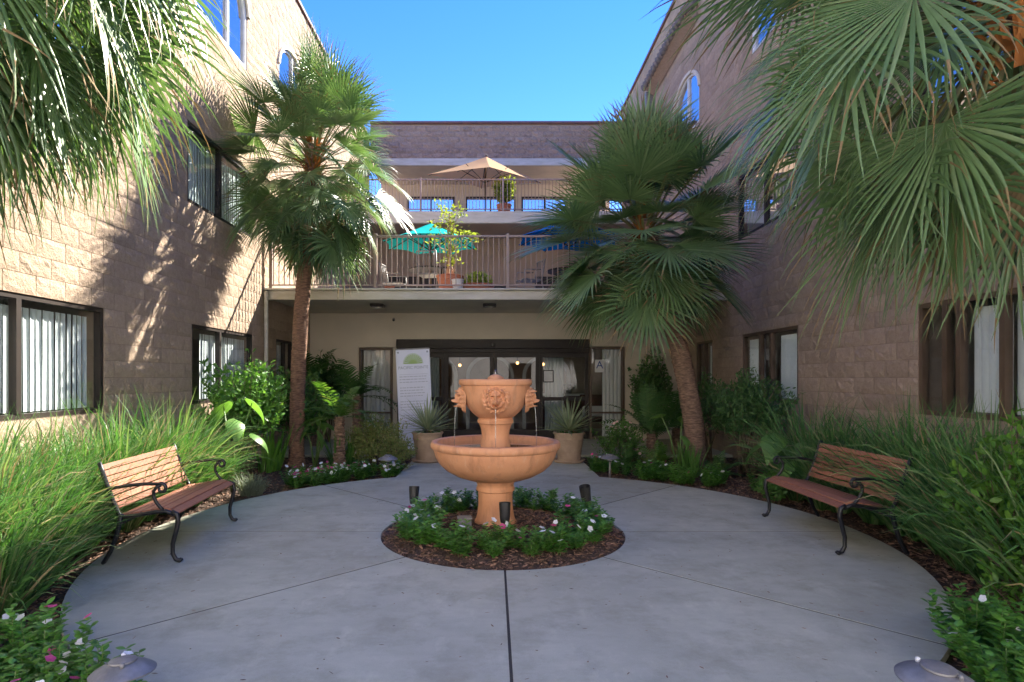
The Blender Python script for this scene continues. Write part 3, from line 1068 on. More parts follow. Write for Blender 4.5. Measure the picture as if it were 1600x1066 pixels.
vent.cbox(4.42, 4.66, 17.1, 17.5, 9.3, 9.8, 0.02)
vent.build('wall_vent', M['greymetal'], right_wing)

# ------------------------------------------------------------------ entrance block
ent = thing('entrance_block', 'entrance block with glass doors, canopy and two open terraces above', 'building')
EY = 14.4
W_ = MB()
for x0, x1, z0, z1 in ((XL + 0.01, -3.30, -0.05, 3.07), (-3.30, -2.36, 2.24, 3.07), (-2.36, 2.34, 2.43, 3.07), (2.34, 3.22, 2.26, 3.07),
                       (3.22, XR - 0.01, -0.05, 3.07), (-2.46, -2.36, -0.05, 2.24)):
    W_.box(x0, x1, EY, EY + 0.15, z0, z1)
W_.box(-3.30, -2.46, EY, EY + 0.15, -0.05, 0.12)
W_.build('entrance_wall', M['plaster'], ent)
cn = MB()
cn.box(XL + 0.012, XR - 0.012, 11.75, 19.9, 3.072, 3.2)
cn.build('canopy_soffit', M['soffit'], ent)
fs_ = MB()
fs_.cbox(XL - 0.02, XR + 0.0, 11.58, 11.745, 3.03, 3.21, 0.012)
fs_.build('fascia', M['fascia'], ent)
gt = MB()
gt.cbox(XL - 0.02, XR + 0.0, 11.52, 11.75, 3.212, 3.25, 0.008)
gt.build('gutter', M['fascia'], ent)
dk = MB()
dk.box(XL + 0.012, XR - 0.012, 11.76, 20.0, 3.203, 3.235)
dk.build('terrace_deck', M['plaster'], ent)
ds = MB()
ds.tube([(XL + 0.06, 11.5, 0.0), (XL + 0.06, 11.5, 3.18)], 0.04, 10)
ds.build('downspout', M['fascia'], ent)
# door set
dset = part_empty('door_set', ent)
hb = MB()
hb.cbox(-2.36, 2.34, EY - 0.10, EY + 0.12, 2.205, 2.43, 0.008)
hb.build('header', M['bronze'], dset)
hb = MB()
hb.cbox(-2.355, 2.335, EY - 0.06, EY + 0.1, 2.1, 2.203, 0.006)
hb.build('track', M['bronze'], dset)
sn = MB()
sn.cbox(-0.06, 0.04, EY - 0.17, EY - 0.101, 2.25, 2.32, 0.012)
sn.build('door_sensor', M['blackplastic'], dset)
dxs = [-2.355, -1.19, 0.0, 1.12, 2.335]
for k in range(4):
    a, b_ = dxs[k] + 0.004, dxs[k + 1] - 0.004
    yy = EY - 0.03 if k in (1, 2) else EY + 0.03
    f = MB()
    st = 0.085
    f.box(a, a + st, yy, yy + 0.05, 0.0, 2.098)
    f.box(b_ - st, b_, yy, yy + 0.05, 0.0, 2.098)
    f.box(a + st, b_ - st, yy, yy + 0.05, 1.99, 2.098)
    f.box(a + st, b_ - st, yy, yy + 0.05, 0.0, 0.22)
    f.box(a + st, b_ - st, yy, yy + 0.05, 0.93, 1.02)
    f.build('door_frame', M['bronze'], dset)
    for z0, z1 in ((0.22, 0.93), (1.02, 1.99)):
        g = MB()
        g.add([(a + st, yy + 0.025, z0), (b_ - st, yy + 0.025, z0), (b_ - st, yy + 0.025, z1), (a + st, yy + 0.025, z1)], [(0, 1, 2, 3)])
        g.build('pane', M['glass_door'], dset)
for (x0, x1, z0, z1, lab) in ((-3.28, -2.47, 0.12, 2.22, None), (2.35, 3.2, 0.0, 2.24, None)):
    w = part_empty('side_window', ent)
    f = MB()
    t = 0.05
    f.box(x0, x0 + t, EY - 0.03, EY + 0.08, z0, z1)
    f.box(x1 - t, x1, EY - 0.03, EY + 0.08, z0, z1)
    f.box(x0 + t, x1 - t, EY - 0.03, EY + 0.08, z1 - t, z1)
    f.box(x0 + t, x1 - t, EY - 0.03, EY + 0.08, z0, z0 + t)
    f.box(x0 + t, x1 - t, EY - 0.025, EY + 0.07, 0.62, 0.66)
    f.build('frame', M['brown_frame'], w)
    g = MB()
    g.add([(x0 + t, EY + 0.02, z0 + t), (x1 - t, EY + 0.02, z0 + t), (x1 - t, EY + 0.02, z1 - t), (x0 + t, EY + 0.02, z1 - t)], [(0, 1, 2, 3)])
    g.build('pane', M['glass'], w)


def curtain(parent, x0, x1, y, z0, z1, mat, waves, amp=0.04):
    mb = MB()
    nn = waves * 8
    vs = []
    for z in (z0, z1):
        for i in range(nn + 1):
            t = i / nn
            vs.append((x0 + (x1 - x0) * t, y + amp * math.sin(t * waves * 2 * math.pi), z))
    mb.add(vs, [(i, i + 1, nn + 2 + i, nn + 1 + i) for i in range(nn)])
    return mb.build('curtain', mat, parent, True)


curtain(ent, -3.2, -2.5, EY + 0.13, 0.15, 2.2, M['curtain_w'], 6)
curtain(ent, 2.68, 3.14, EY + 0.12, 0.05, 2.2, M['curtain_w'], 5)
curtain(ent, -2.1, -1.35, EY + 0.3, 0.05, 2.1, M['curtain'], 6)
curtain(ent, 1.28, 1.75, EY + 0.3, 0.05, 2.1, M['curtain'], 5)
# lobby room behind the doors
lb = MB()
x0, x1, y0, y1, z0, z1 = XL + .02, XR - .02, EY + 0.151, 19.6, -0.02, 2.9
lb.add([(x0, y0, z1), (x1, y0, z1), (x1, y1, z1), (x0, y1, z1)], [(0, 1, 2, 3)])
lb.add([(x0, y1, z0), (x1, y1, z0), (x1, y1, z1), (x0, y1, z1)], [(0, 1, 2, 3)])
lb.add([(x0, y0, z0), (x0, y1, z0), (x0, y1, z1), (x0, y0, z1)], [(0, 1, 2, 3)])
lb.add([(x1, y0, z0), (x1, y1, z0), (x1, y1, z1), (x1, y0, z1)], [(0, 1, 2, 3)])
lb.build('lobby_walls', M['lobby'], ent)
lf = MB()
lf.add([(x0, EY + 0.05, 0.002), (x1, EY + 0.05, 0.002), (x1, y1, 0.002), (x0, y1, 0.002)], [(0, 1, 2, 3)])
lf.build('lobby_floor', M['lobby_floor'], ent)
# arched partition inside
AY = 17.2
for cx_ in (-1.75, -0.1, 1.55):
    tr = MB()
    pts_o, pts_i = [], []
    for r, lst in ((0.70, pts_o), (0.60, pts_i)):
        lst.append((cx_ - r, 0.0))
        for i in range(15):
            a = math.pi * (1 - i / 14)
            lst.append((cx_ + r * math.cos(a), 1.55 + 0.62 * (r / 0.7) * math.sin(a)))
        lst.append((cx_ + r, 0.0))
    for k in range(len(pts_o) - 1):
        q = [pts_o[k], pts_o[k + 1], pts_i[k + 1], pts_i[k]]
        tr.add([(x, AY, z) for x, z in q] + [(x, AY + 0.18, z) for x, z in q], [(0, 1, 2, 3), (3, 2, 6, 7), (0, 4, 5, 1)])
    tr.build('lobby_arch', M['trimwhite'], ent)
pt = MB()
pt.box(-4.4, 4.5, AY + 0.05, AY + 0.14, 2.2, 2.89)
pt.box(-4.4, -2.46, AY + 0.05, AY + 0.14, 0.01, 2.2)
pt.box(2.26, 4.5, AY + 0.05, AY + 0.14, 0.01, 2.2)
pt.build('lobby_partition', M['lobby'], ent)

# terrace wall of the second storey and the third storey
w2 = MB()
w2.box(XL + 0.013, XR - 0.013, 19.9, 20.05, 3.236, 6.2)
w2.build('terrace_wall', M['plaster_brown'], ent)
for x0, x1, z1 in ((-3.6, -1.9, 4.9), (-0.9, 0.5, 4.6), (1.4, 3.2, 4.9)):
    w = part_empty('terrace_window', ent)
    f = MB()
    t = 0.06
    f.box(x0, x0 + t, 19.84, 19.89, 3.3, z1); f.box(x1 - t, x1, 19.84, 19.89, 3.3, z1)
    f.box(x0 + t, x1 - t, 19.84, 19.89, z1 - t, z1); f.box(x0 + t, x1 - t, 19.84, 19.89, 3.3, 3.3 + t)
    f.box((x0 + x1) / 2 - .03, (x0 + x1) / 2 + .03, 19.845, 19.885, 3.3 + t, z1 - t)
    f.build('frame', M['bronze'], w)
    for a, b_ in ((x0 + t, (x0 + x1) / 2 - 0.03), ((x0 + x1) / 2 + 0.03, x1 - t)):
        g = MB(); g.box(a, b_, 19.86, 19.87, 3.3 + t, z1 - t); g.build('pane', M['bronze'], w)
d3 = MB()
d3.box(XL + 0.012, XR - 0.012, 18.05, 23.6, 6.22, 6.53)
d3.build('upper_deck', M['plaster_brown'], ent)
f3 = MB()
f3.cbox(XL + 0.012, XR - 0.012, 17.9, 18.045, 6.2, 6.56, 0.012)
f3.build('upper_fascia', M['fascia'], ent)
w3 = MB()
w3.box(XL + 0.013, XR - 0.013, 23.5, 23.65, 6.535, 9.2)
w3.build('upper_wall', M['plaster'], ent)
for x0, x1 in ((-3.42, -1.55), (-1.1, 0.87), (1.12, 2.95), (3.3, 4.4)):
    w = part_empty('upper_window', ent)
    f = MB()
    t = 0.06
    f.box(x0, x0 + t, 23.43, 23.49, 7.2, 8.7); f.box(x1 - t, x1, 23.43, 23.49, 7.2, 8.7)
    f.box(x0 + t, x1 - t, 23.43, 23.49, 8.64, 8.7); f.box(x0 + t, x1 - t, 23.43, 23.49, 7.2, 7.26)
    xm = (x0 + x1) / 2
    f.box(xm - .03, xm + .03, 23.435, 23.485, 7.26, 8.64)
    f.build('frame', M['bronze'], w)
    for a, b_ in ((x0 + t, xm - .03), (xm + .03, x1 - t)):
        g = MB(); g.add([(a, 23.46, 7.26), (b_, 23.46, 7.26), (b_, 23.46, 8.64), (a, 23.46, 8.64)], [(0, 1, 2, 3)])
        M.setdefault('mirror_pane', mat_glass('sky_pane', (0.1, 0.1, 0.1), 0.75))
        g.build('pane', M['mirror_pane'], w)
sf = MB()
sf.box(XL + 0.012, XR - 0.012, 21.5, 23.7, 9.21, 9.35)
sf.build('upper_soffit', M['soffit'], ent)
fb = MB()
fb.cbox(XL + 0.012, XR - 0.012, 21.38, 21.495, 9.2, 9.46, 0.01)
fb.build('roof_beam', M['fascia'], ent)
pl = lambda u, z: (u, 21.45, z)
wall_of_blocks(ent, pl, R(180), XL + 0.02, XR - 0.02, 9.465, 10.665, [], BLOCKS_B, M['block_b'], lambda p, l: l, 290, 9)
pm = MB()
pm.box(XL + 0.012, XR - 0.012, 21.46, 21.75, 9.47, 10.72)
pm.build('parapet', M['mortar'], ent)
pcp = MB()
pcp.cbox(XL + 0.01, XR - 0.01, 21.38, 21.8, 10.722, 10.82, 0.01)
pcp.build('coping', M['coping'], ent)

# lamps under the canopy, sensor, wall lamp
for px in (590, 765):
    p = at(px, 485, 12.6)
    lm = thing('ceiling_light', 'dark flush ceiling light under the canopy, %s the fountain' % ('left of' if px < 600 else 'above'), 'lamp', (p.x, 12.6, 3.07), group='canopy ceiling lights')
    MB().cbox(-0.14, 0.14, -0.14, 0.14, -0.06, -0.001, 0.01).build('housing', M['bronze'], lm)
    MB().cbox(-0.10, 0.10, -0.10, 0.10, -0.072, -0.061, 0.004).build('diffuser', M['lensglass'], lm)
p = at(615, 496, 14.3)
sc_ = thing('security_camera', 'small security camera high on the entrance wall', 'camera', (p.x, 14.38, 2.95))
MB().tube([(0, 0, 0), (0, -0.1, -0.02)], 0.018, 8).build('bracket', M['greymetal'], sc_)
MB().tube([(0, -0.06, -0.04), (0.02, -0.2, -0.07)], [0.035, 0.03], 10).build('camera_body', M['blackplastic'], sc_)


# ------------------------------------------------------------------ railings
def railing(label, y, z, x0, x1, h, step, post_x):
    r = thing('railing', label, 'railing', (0, y, z), group='terrace railings')
    MB().cbox(x0, x1, -0.025, 0.025, h - 0.04, h, 0.006).build('top_rail', M['rail'], r)
    MB().cbox(x0, x1, -0.018, 0.018, 0.06, 0.09, 0.005).build('bottom_rail', M['rail'], r)
    pm_ = MB().cbox(-0.03, 0.03, -0.03, 0.03, 0.0, h + 0.035, 0.006).mesh('post', M['rail'])
    bm_ = MB().cbox(-0.009, 0.009, -0.009, 0.009, 0.0905, h - 0.0405, 0.003).mesh('baluster', M['rail'])
    for px in post_x:
        link('post', pm_, r, loc=(px, 0, 0))
    n_ = int((x1 - x0) / step)
    for i in range(1, n_):
        x = x0 + i * step
        if min(abs(x - q) for q in post_x) < 0.045:
            continue
        link('baluster', bm_, r, loc=(x, 0, 0))
    return r


railing('dusty pink metal railing of the lower terrace above the canopy', 11.64, 3.25, XL + 0.05, XR - 0.05, 1.06, 0.106,
        [XL + 0.1, -2.33, -0.0, 0.23 * 1.0, 2.5, XR - 0.1][:2] + [0.28, 2.6, XR - 0.1])
railing('dusty pink metal railing of the upper terrace below the tan parasol', 17.97, 6.56, XL + 0.05, XR - 0.05, 1.0, 0.106,
        [XL + 0.1, -2.22, 0.29, 2.7, XR - 0.1])


# ------------------------------------------------------------------ fountain
FX, FY = 0.02, 5.8
ft = thing('fountain', 'tiered terracotta fountain with lion heads in the middle of the plaza', 'fountain', (FX, FY, 0.05))
pd = MB()
pd.lathe([(0.0, 0.0), (0.205, 0.0), (0.208, 0.035), (0.19, 0.07), (0.178, 0.12), (0.17, 0.2), (0.168, 0.30), (0.172, 0.335), (0.187, 0.345), (0.19, 0.365),
          (0.182, 0.38), (0.178, 0.40), (0.19, 0.425), (0.196, 0.445), (0.18, 0.46)], 48)
pd.build('pedestal', M['terracotta'], ft, 40)
bs = MB()
bs.lathe([(0.0, 0.435), (0.18, 0.44), (0.27, 0.455), (0.38, 0.49), (0.48, 0.545), (0.55, 0.61), (0.588, 0.68), (0.605, 0.735), (0.607, 0.75), (0.622, 0.755),
          (0.636, 0.775), (0.637, 0.80), (0.625, 0.825), (0.60, 0.832), (0.575, 0.822), (0.565, 0.80), (0.55, 0.74), (0.50, 0.66), (0.40, 0.60), (0.2, 0.57), (0.0, 0.565)], 72)
bs.build('basin', M['terracotta'], ft, 40)
wt = MB()
wt.lathe([(0.568, 0.778), (0.4, 0.779), (0.2, 0.778), (0.001, 0.778)], 48)
wt.build('water', M['water'], ft, True)
sm = MB()
sm.lathe([(0.0, 0.56), (0.15, 0.57), (0.148, 0.82), (0.138, 0.85), (0.136, 0.90), (0.145, 0.95), (0.158, 0.985), (0.165, 1.0), (0.175, 1.005), (0.178, 1.03), (0.168, 1.045), (0.165, 1.06)], 40)
sm.build('stem', M['terracotta'], ft, 40)
ub = MB()
ub.lathe([(0.0, 1.055), (0.165, 1.056), (0.195, 1.075), (0.235, 1.11), (0.275, 1.16), (0.305, 1.22), (0.325, 1.29), (0.337, 1.36), (0.338, 1.372), (0.352, 1.376), (0.36, 1.39),
          (0.36, 1.418), (0.35, 1.432), (0.325, 1.434), (0.31, 1.42), (0.30, 1.38), (0.0, 1.37)], 56)
ub.build('upper_bowl', M['terracotta'], ft, 40)
uw = MB()
uw.lathe([(0.306, 1.405), (0.001, 1.405)], 40)
uw.build('upper_water', M['water'], ft, True)
fn = MB()
frng = np.random.default_rng(11)
wobv = frng.normal(0, 0.12, (16, 8))
fn.lathe([(0.085, 1.40), (0.08, 1.425), (0.07, 1.45), (0.045, 1.472), (0.015, 1.482), (0.001, 1.483)], 16, wob=lambda a, z: wobv[int(a / 6.2832 * 16) % 16, int(z * 100) % 8])
fn.build('finial', M['terracotta'], ft, True)
fj = MB()
fj.lathe([(0.024, 1.475), (0.02, 1.50), (0.014, 1.52), (0.001, 1.528)], 12)
fj.build('water_jet', M['stream'], ft, True)


def lion_mesh():
    """relief of a lion's head: x across, z up, y towards the viewer (negative)"""
    nr, na = 44, 96
    vs, fs = [], []
    G = lambda x, z, cx, cz, sx, sz: math.exp(-((x - cx) / sx) ** 2 - ((z - cz) / sz) ** 2)
    def two(x, z, cx, cz, sx, sz):
        return G(x, z, cx, cz, sx, sz) + G(x, z, -cx, cz, sx, sz)
    def tuft(a, n, ph):
        t = (a * n / (2 * math.pi) + ph) % 1.0
        return max(0.0, math.sin(math.pi * t)) ** 0.7
    for i in range(nr + 1):
        r = i / nr
        for j in range(na):
            a = 2 * math.pi * j / na
            x, z = r * math.sin(a), r * math.cos(a)
            h = 0.16 * math.sqrt(max(0, 1 - r * r))
            w1 = math.exp(-((r - 0.60) / 0.11) ** 2)
            w2 = math.exp(-((r - 0.84) / 0.12) ** 2)
            h += 0.34 * w1 * (0.25 + 0.75 * tuft(a, 13, 0.3 * math.sin(r * 12))) + 0.20 * w2 * (0.2 + 0.8 * tuft(a, 17, 0.5 + 0.3 * math.sin(r * 12)))
            fx, fz = x, z + 0.04
            face = math.exp(-((fx / 0.46) ** 4) - ((fz / 0.56) ** 4))
            h += 0.34 * face
            h += 0.30 * G(fx, fz, 0, 0.08, 0.095, 0.30) + 0.10 * G(fx, fz, 0, 0.36, 0.24, 0.12)
            h += 0.42 * two(fx, fz, 0.10, -0.24, 0.115, 0.115)
            h += 0.22 * G(fx, fz, 0, -0.13, 0.085, 0.055)
            h += 0.24 * two(fx, fz, 0.20, 0.23, 0.11, 0.045)
            h -= 0.24 * two(fx, fz, 0.19, 0.12, 0.075, 0.05)
            h += 0.12 * two(fx, fz, 0.19, 0.12, 0.035, 0.026)
            h += 0.16 * two(fx, fz, 0.31, -0.06, 0.11, 0.12)
            h -= 0.40 * G(fx, fz, 0, -0.40, 0.13, 0.045)
            h += 0.30 * G(fx, fz, 0, -0.53, 0.13, 0.07)
            h += 0.26 * two(fx, fz, 0.43, 0.45, 0.08, 0.09)
            k = 1 + 0.05 * (tuft(a, 17, 0.5) - 0.5) * (r > 0.9)
            vs.append((x * k, -h * (1 if r < 0.999 else 0.0), z * 1.06 * k))
    for i in range(nr):
        for j in range(na):
            fs.append((i * na + j, i * na + (j + 1) % na, (i + 1) * na + (j + 1) % na, (i + 1) * na + j))
    mb = MB()
    sc = 0.142
    mb.add([(x * sc, y * sc * 0.98, z * sc) for x, y, z in vs], fs)
    return mb.mesh('lion_head', M['terracotta'], True)


lion = lion_mesh()
stream_pts = [(0, -0.06, 0.0), (0, -0.085, -0.01), (0, -0.10, -0.05), (0, -0.108, -0.15), (0, -0.112, -0.30), (0, -0.115, -0.43)]
st_m = MB().tube(stream_pts, [0.008, 0.006, 0.005, 0.004, 0.0035, 0.004], 8).mesh('water_stream', M['stream'], True)
for k, a in enumerate((-90, -178, -2, 90)):
    ar_ = R(a)
    r = 0.29
    link('lion_head', lion, ft, loc=(r * math.cos(ar_), r * math.sin(ar_), 1.255), rot=(R(-8) if False else 0, 0, ar_ + R(90)))
    link('water_stream', st_m, ft, loc=(r * math.cos(ar_), r * math.sin(ar_), 1.20), rot=(0, 0, ar_ + R(90)))


# ------------------------------------------------------------------ benches
def bench(label, loc, rz):
    """local: x along the bench, -y is the front"""
    t = thing('bench', label, 'bench', loc, rz, 'garden benches')
    L = 1.34
    seat_pts = [(-0.27, 0.405), (-0.21, 0.432), (-0.13, 0.428), (-0.05, 0.415), (0.03, 0.402), (0.11, 0.392)]
    back_a, back_b = (0.155, 0.44), (0.285, 0.80)
    sl = MB().cbox(-L / 2, L / 2, -0.033, 0.033, -0.009, 0.009, 0.004).mesh('slat', M['slat'])
    for k in range(6):
        y, z = seat_pts[k]
        nx = seat_pts[min(k + 1, 5)]
        pv = seat_pts[max(k - 1, 0)]
        ang = math.atan2(nx[1] - pv[1], nx[0] - pv[0])
        link('seat_slat', sl, t, loc=(0, y, z), rot=(ang, 0, 0))
    nb = 7
    sb = MB().cbox(-L / 2, L / 2, -0.0235, 0.0235, -0.008, 0.008, 0.004).mesh('slat', M['slat'])
    for k in range(nb):
        f = (k + 0.5) / nb
        y = back_a[0] + (back_b[0] - back_a[0]) * f + 0.018 * math.sin(f * math.pi)
        z = back_a[1] + (back_b[1] - back_a[1]) * f
        link('back_slat', sb, t, loc=(0, y, z), rot=(math.atan2(back_b[1] - back_a[1], back_b[0] - back_a[0]), 0, 0))
    def arc(cx_, cz_, r0, r1, a0, a1, n_=12):
        return [(cx_ + (r0 + (r1 - r0) * i / n_) * math.cos(R(a0 + (a1 - a0) * i / n_)), cz_ + (r0 + (r1 - r0) * i / n_) * math.sin(R(a0 + (a1 - a0) * i / n_))) for i in range(n_ + 1)]
    for sx in (-1, 1):
        x = sx * (L / 2 + 0.012)
        T = lambda pts: [(x, y, z) for y, z in pts]
        fl = MB()
        fl.tube(T([(-0.255, 0.41), (-0.295, 0.39), (-0.305, 0.33), (-0.285, 0.24), (-0.262, 0.15), (-0.262, 0.07), (-0.285, 0.025), (-0.318, 0.012), (-0.33, 0.028)]),
                [0.021, 0.021, 0.02, 0.019, 0.018, 0.017, 0.018, 0.019, 0.016], 8)
        fl.build('leg', M['iron'], t, True)
        rl = MB()
        rl.tube(T([(0.13, 0.40), (0.145, 0.33), (0.17, 0.22), (0.215, 0.10), (0.262, 0.02), (0.275, 0.008)]), [0.02, 0.02, 0.019, 0.018, 0.018, 0.014], 8)
        rl.build('leg', M['iron'], t, True)
        fr_ = MB()
        fr_.tube(T([(-0.275, 0.39), (-0.21, 0.417), (-0.13, 0.412), (-0.05, 0.399), (0.03, 0.386), (0.11, 0.378), (0.15, 0.40), (0.175, 0.46), (0.225, 0.60), (0.272, 0.74), (0.30, 0.82)]),
                 0.017, 8)
        fr_.build('side_frame', M['iron'], t, True)
        am = MB()
        pts = [(0.235, 0.60), (0.17, 0.615), (0.06, 0.632), (-0.06, 0.64), (-0.16, 0.638)]
        pts += arc(-0.175, 0.60, 0.042, 0.016, 80, 380, 16)
        am.tube(T(pts), [0.014] * 5 + [0.016 - 0.0004 * i for i in range(17)], 8)
        pts = [(-0.19, 0.425), (-0.165, 0.45), (-0.135, 0.49), (-0.115, 0.535), (-0.115, 0.58), (-0.14, 0.615), (-0.17, 0.628)]
        am.tube(T(pts), 0.014, 8)
        am.build('armrest', M['iron'], t, True)
    st = MB()
    st.box(-0.02, 0.02, -0.24, 0.14, 0.362, 0.376)
    st.build('centre_strap', M['iron'], t)
    br = MB()
    br.tube([(-L / 2, 0.16, 0.31), (L / 2, 0.16, 0.31)], 0.01, 8)
    br.build('stretcher', M['iron'], t, True)
    return t


bench('sunlit garden bench with wood slats and black iron arms, half buried in grass', (-2.935, 5.43, 0.0), R(90 + 6))
bench('shaded garden bench of red-brown wood slats and black iron, before dark grass', (3.235, 5.665, 0.0), R(-90))


# ------------------------------------------------------------------ small lamps and boxes
def path_light(label, loc, r, h, tilt=0.0):
    t = thing('path_light', label, 'lamp', loc, group='path lights')
    t.rotation_euler = (tilt, tilt * 0.5, 0)
    MB().lathe([(0.016, -0.05), (0.016, h - 0.02)], 10, cap=True).build('stake', M['greymetal'], t, True)
    hat = MB()
    hat.lathe([(r, h), (r * 1.01, h + 0.006), (r * 0.9, h + r * 0.14), (r * 0.68, h + r * 0.27), (r * 0.42, h + r * 0.36), (r * 0.40, h + r * 0.365)], 40)
    hat.lathe([(r * 0.985, h + 0.002), (r * 0.66, h + r * 0.24), (r * 0.3, h + r * 0.33), (0.0, h + r * 0.33)], 40)
    hat.build('hat', M['greymetal'], t, 45)
    cp_ = MB()
    cp_.lathe([(r * 0.40, h + r * 0.366), (r * 0.43, h + r * 0.38), (r * 0.42, h + r * 0.43), (r * 0.3, h + r * 0.47), (0.0, h + r * 0.49)], 32)
    cp_.build('cap', M['greymetal'], t, 45)
    for a in (-60, 120):
        k = MB()
        k.lathe([(0.007, 0), (0.009, 0.006), (0.009, 0.016), (0.0, 0.02)], 10, (r * 0.52 * math.cos(R(a)), r * 0.52 * math.sin(R(a)), h + r * 0.33))
        k.build('screw', M['white'] if a > 0 else M['greymetal'], t, True)
    ln = MB()
    ln.lathe([(r * 0.3, h - 0.03), (r * 0.3, h + r * 0.3)], 16, cap=True)
    ln.build('lens', M['lensglass'], t, True)


path_light('grey dome path light in the foreground beside white flowers, lower left', (-1.47, 2.33, -0.05), 0.118, 0.37, R(-4))
path_light('grey dome path light at the plaza edge, lower right corner', (1.735, 2.33, -0.05), 0.142, 0.355, R(3))
path_light('small dome path light in the flower border near the left pot', (-1.62, 9.05, -0.05), 0.15, 0.29)
path_light('small dome path light on bare mulch near the right pot', (1.77, 8.95, -0.05), 0.14, 0.32)


def spot(label, loc, rz, tilt, s=1.0):
    t = thing('spotlight', label, 'lamp', loc, rz, 'black garden spotlights')
    MB().tube([(0, 0, -0.08), (0, 0, 0.12 * s)], 0.011, 8).build('stake', M['blackplastic'], t, True)
    b_ = MB()
    c, si = math.cos(tilt), math.sin(tilt)
    ax = Vector((0, si, c))
    o_ = Vector((0, 0, 0.12 * s))
    pr = [(-0.02, 0.02), (0.0, 0.045), (0.05, 0.052), (0.12, 0.056), (0.17, 0.06), (0.20, 0.06)]
    b_.tube([o_ + ax * (k * s) for k, _ in pr], [r * s for _, r in pr], 20, cap=False)
    b_.tube([o_ + ax * (k * s) for k, _ in pr[::-1]], [r * s * 0.93 for _, r in pr[::-1]], 20, cap=False)
    b_.build('hood', M['blackplastic'], t, 45)
    l_ = MB()
    l_.tube([o_ + ax * (0.13 * s), o_ + ax * (0.135 * s)], 0.054 * s, 20)
    l_.build('lens', M['lensglass'], t)


spot('black spotlight among white flowers on the left of the fountain bed', (-0.86, 6.35, 0.03), R(0), R(12), 0.92)
spot('black spotlight standing on the right of the fountain bed', (1.0, 6.3, 0.03), R(-40), R(-14), 1.0)
spot('black spotlight standing just before the fountain pedestal', (0.105, 5.42, 0.06), 0, R(4), 0.9)
jb = thing('junction_box', 'small weathered grey box on the mulch of the fountain bed', 'box', (-0.27, 5.5, 0.085), R(8))
MB().cbox(-0.062, 0.062, -0.05, 0.05, -0.03, 0.10, 0.006).build('box_body', M['greybox'], jb)
MB().cbox(-0.067, 0.067, -0.055, 0.055, 0.101, 0.115, 0.004).build('lid', M['greybox'], jb)


# ------------------------------------------------------------------ banner and signs
def text_mesh(s, size, mat, name='lettering', extrude=0.0):
    cu = bpy.data.curves.new(name, 'FONT')
    cu.body = s
    cu.size = size
    cu.align_x = 'CENTER'
    cu.align_y = 'CENTER'
    cu.extrude = extrude
    tmp = bpy.data.objects.new('tmp', cu)
    COL.objects.link(tmp)
    dg = bpy.context.evaluated_depsgraph_get()
    me = bpy.data.meshes.new_from_object(tmp.evaluated_get(dg))
    bpy.data.objects.remove(tmp, do_unlink=True)
    bpy.data.curves.remove(cu)
    me.name = name
    me.materials.clear()
    me.materials.append(mat)
    return me


bn = thing('banner_stand', 'white roll-up banner with green sun emblem beside the entrance', 'banner', (-1.52, 11.7, 0.0), R(2))
bn.rotation_euler = (R(-2), R(-2.6), R(3))
MB().cbox(-0.36, 0.36, -0.08, 0.08, 0.0, 0.07, 0.01).build('base', M['greymetal'], bn)
MB().cbox(-0.335, 0.335, -0.004, 0.004, 0.071, 2.06, 0.002).build('print_sheet', M['paper'], bn)
MB().cbox(-0.34, 0.34, -0.012, 0.012, 2.061, 2.085, 0.004).build('top_bar', M['greymetal'], bn)
MB().tube([(0, 0.02, 0.07), (0, 0.02, 2.06)], 0.012, 8).build('pole', M['greymetal'], bn)
lg = MB()
nr_ = 13
for k in range(nr_):
    a0, a1 = math.pi * (k + 0.12) / nr_, math.pi * (k + 0.88) / nr_
    pts = [(0.07, a0), (0.185, a0), (0.185, a1), (0.07, a1)]
    lg.add([(r * math.cos(a), -0.0052, 1.775 + r * math.sin(a) * 1.05) for r, a in pts], [(0, 1, 2, 3)])
for (c0, c1) in ((0.0, 0.085), (0.193, 0.2)):
    ns = 16
    vs_ = [(r * math.cos(math.pi * i / ns), -0.0050, 1.775 + r * math.sin(math.pi * i / ns) * 1.05) for i in range(ns + 1) for r in (c0, c1)]
    lg.add(vs_, [(2 * i, 2 * i + 1, 2 * i + 3, 2 * i + 2) for i in range(ns)])
lg.build('emblem', M['logo_green'], bn)
link('lettering', text_mesh('PACIFIC POINTE', 0.082, M['ink']), bn, loc=(0, -0.0055, 1.70), rot=(R(90), 0, 0))
rl_ = MB()
rl_.box(-0.28, 0.28, -0.0056, -0.0045, 1.565, 1.571)
lrng = np.random.default_rng(21)
for k in range(19):
    z = 1.515 - k * 0.055
    if k in (3, 8, 13):
        continue
    x = -0.28
    end = 0.28 * lrng.uniform(0.55, 1.0)
    while x < end:
        wl_ = lrng.uniform(0.025, 0.085)
        rl_.box(x, min(x + wl_, end), -0.0056, -0.0045, z, z + 0.016)
        x += wl_ + 0.014
rl_.build('print_lines', M['ink_soft'], bn, kind='stuff')
for x in (-0.29, 0.29):
    g_ = MB(); g_.tube([(x, -0.006, 2.01), (x, -0.0045, 2.01)], 0.02, 14); g_.build('grommet', M['ink'], bn)

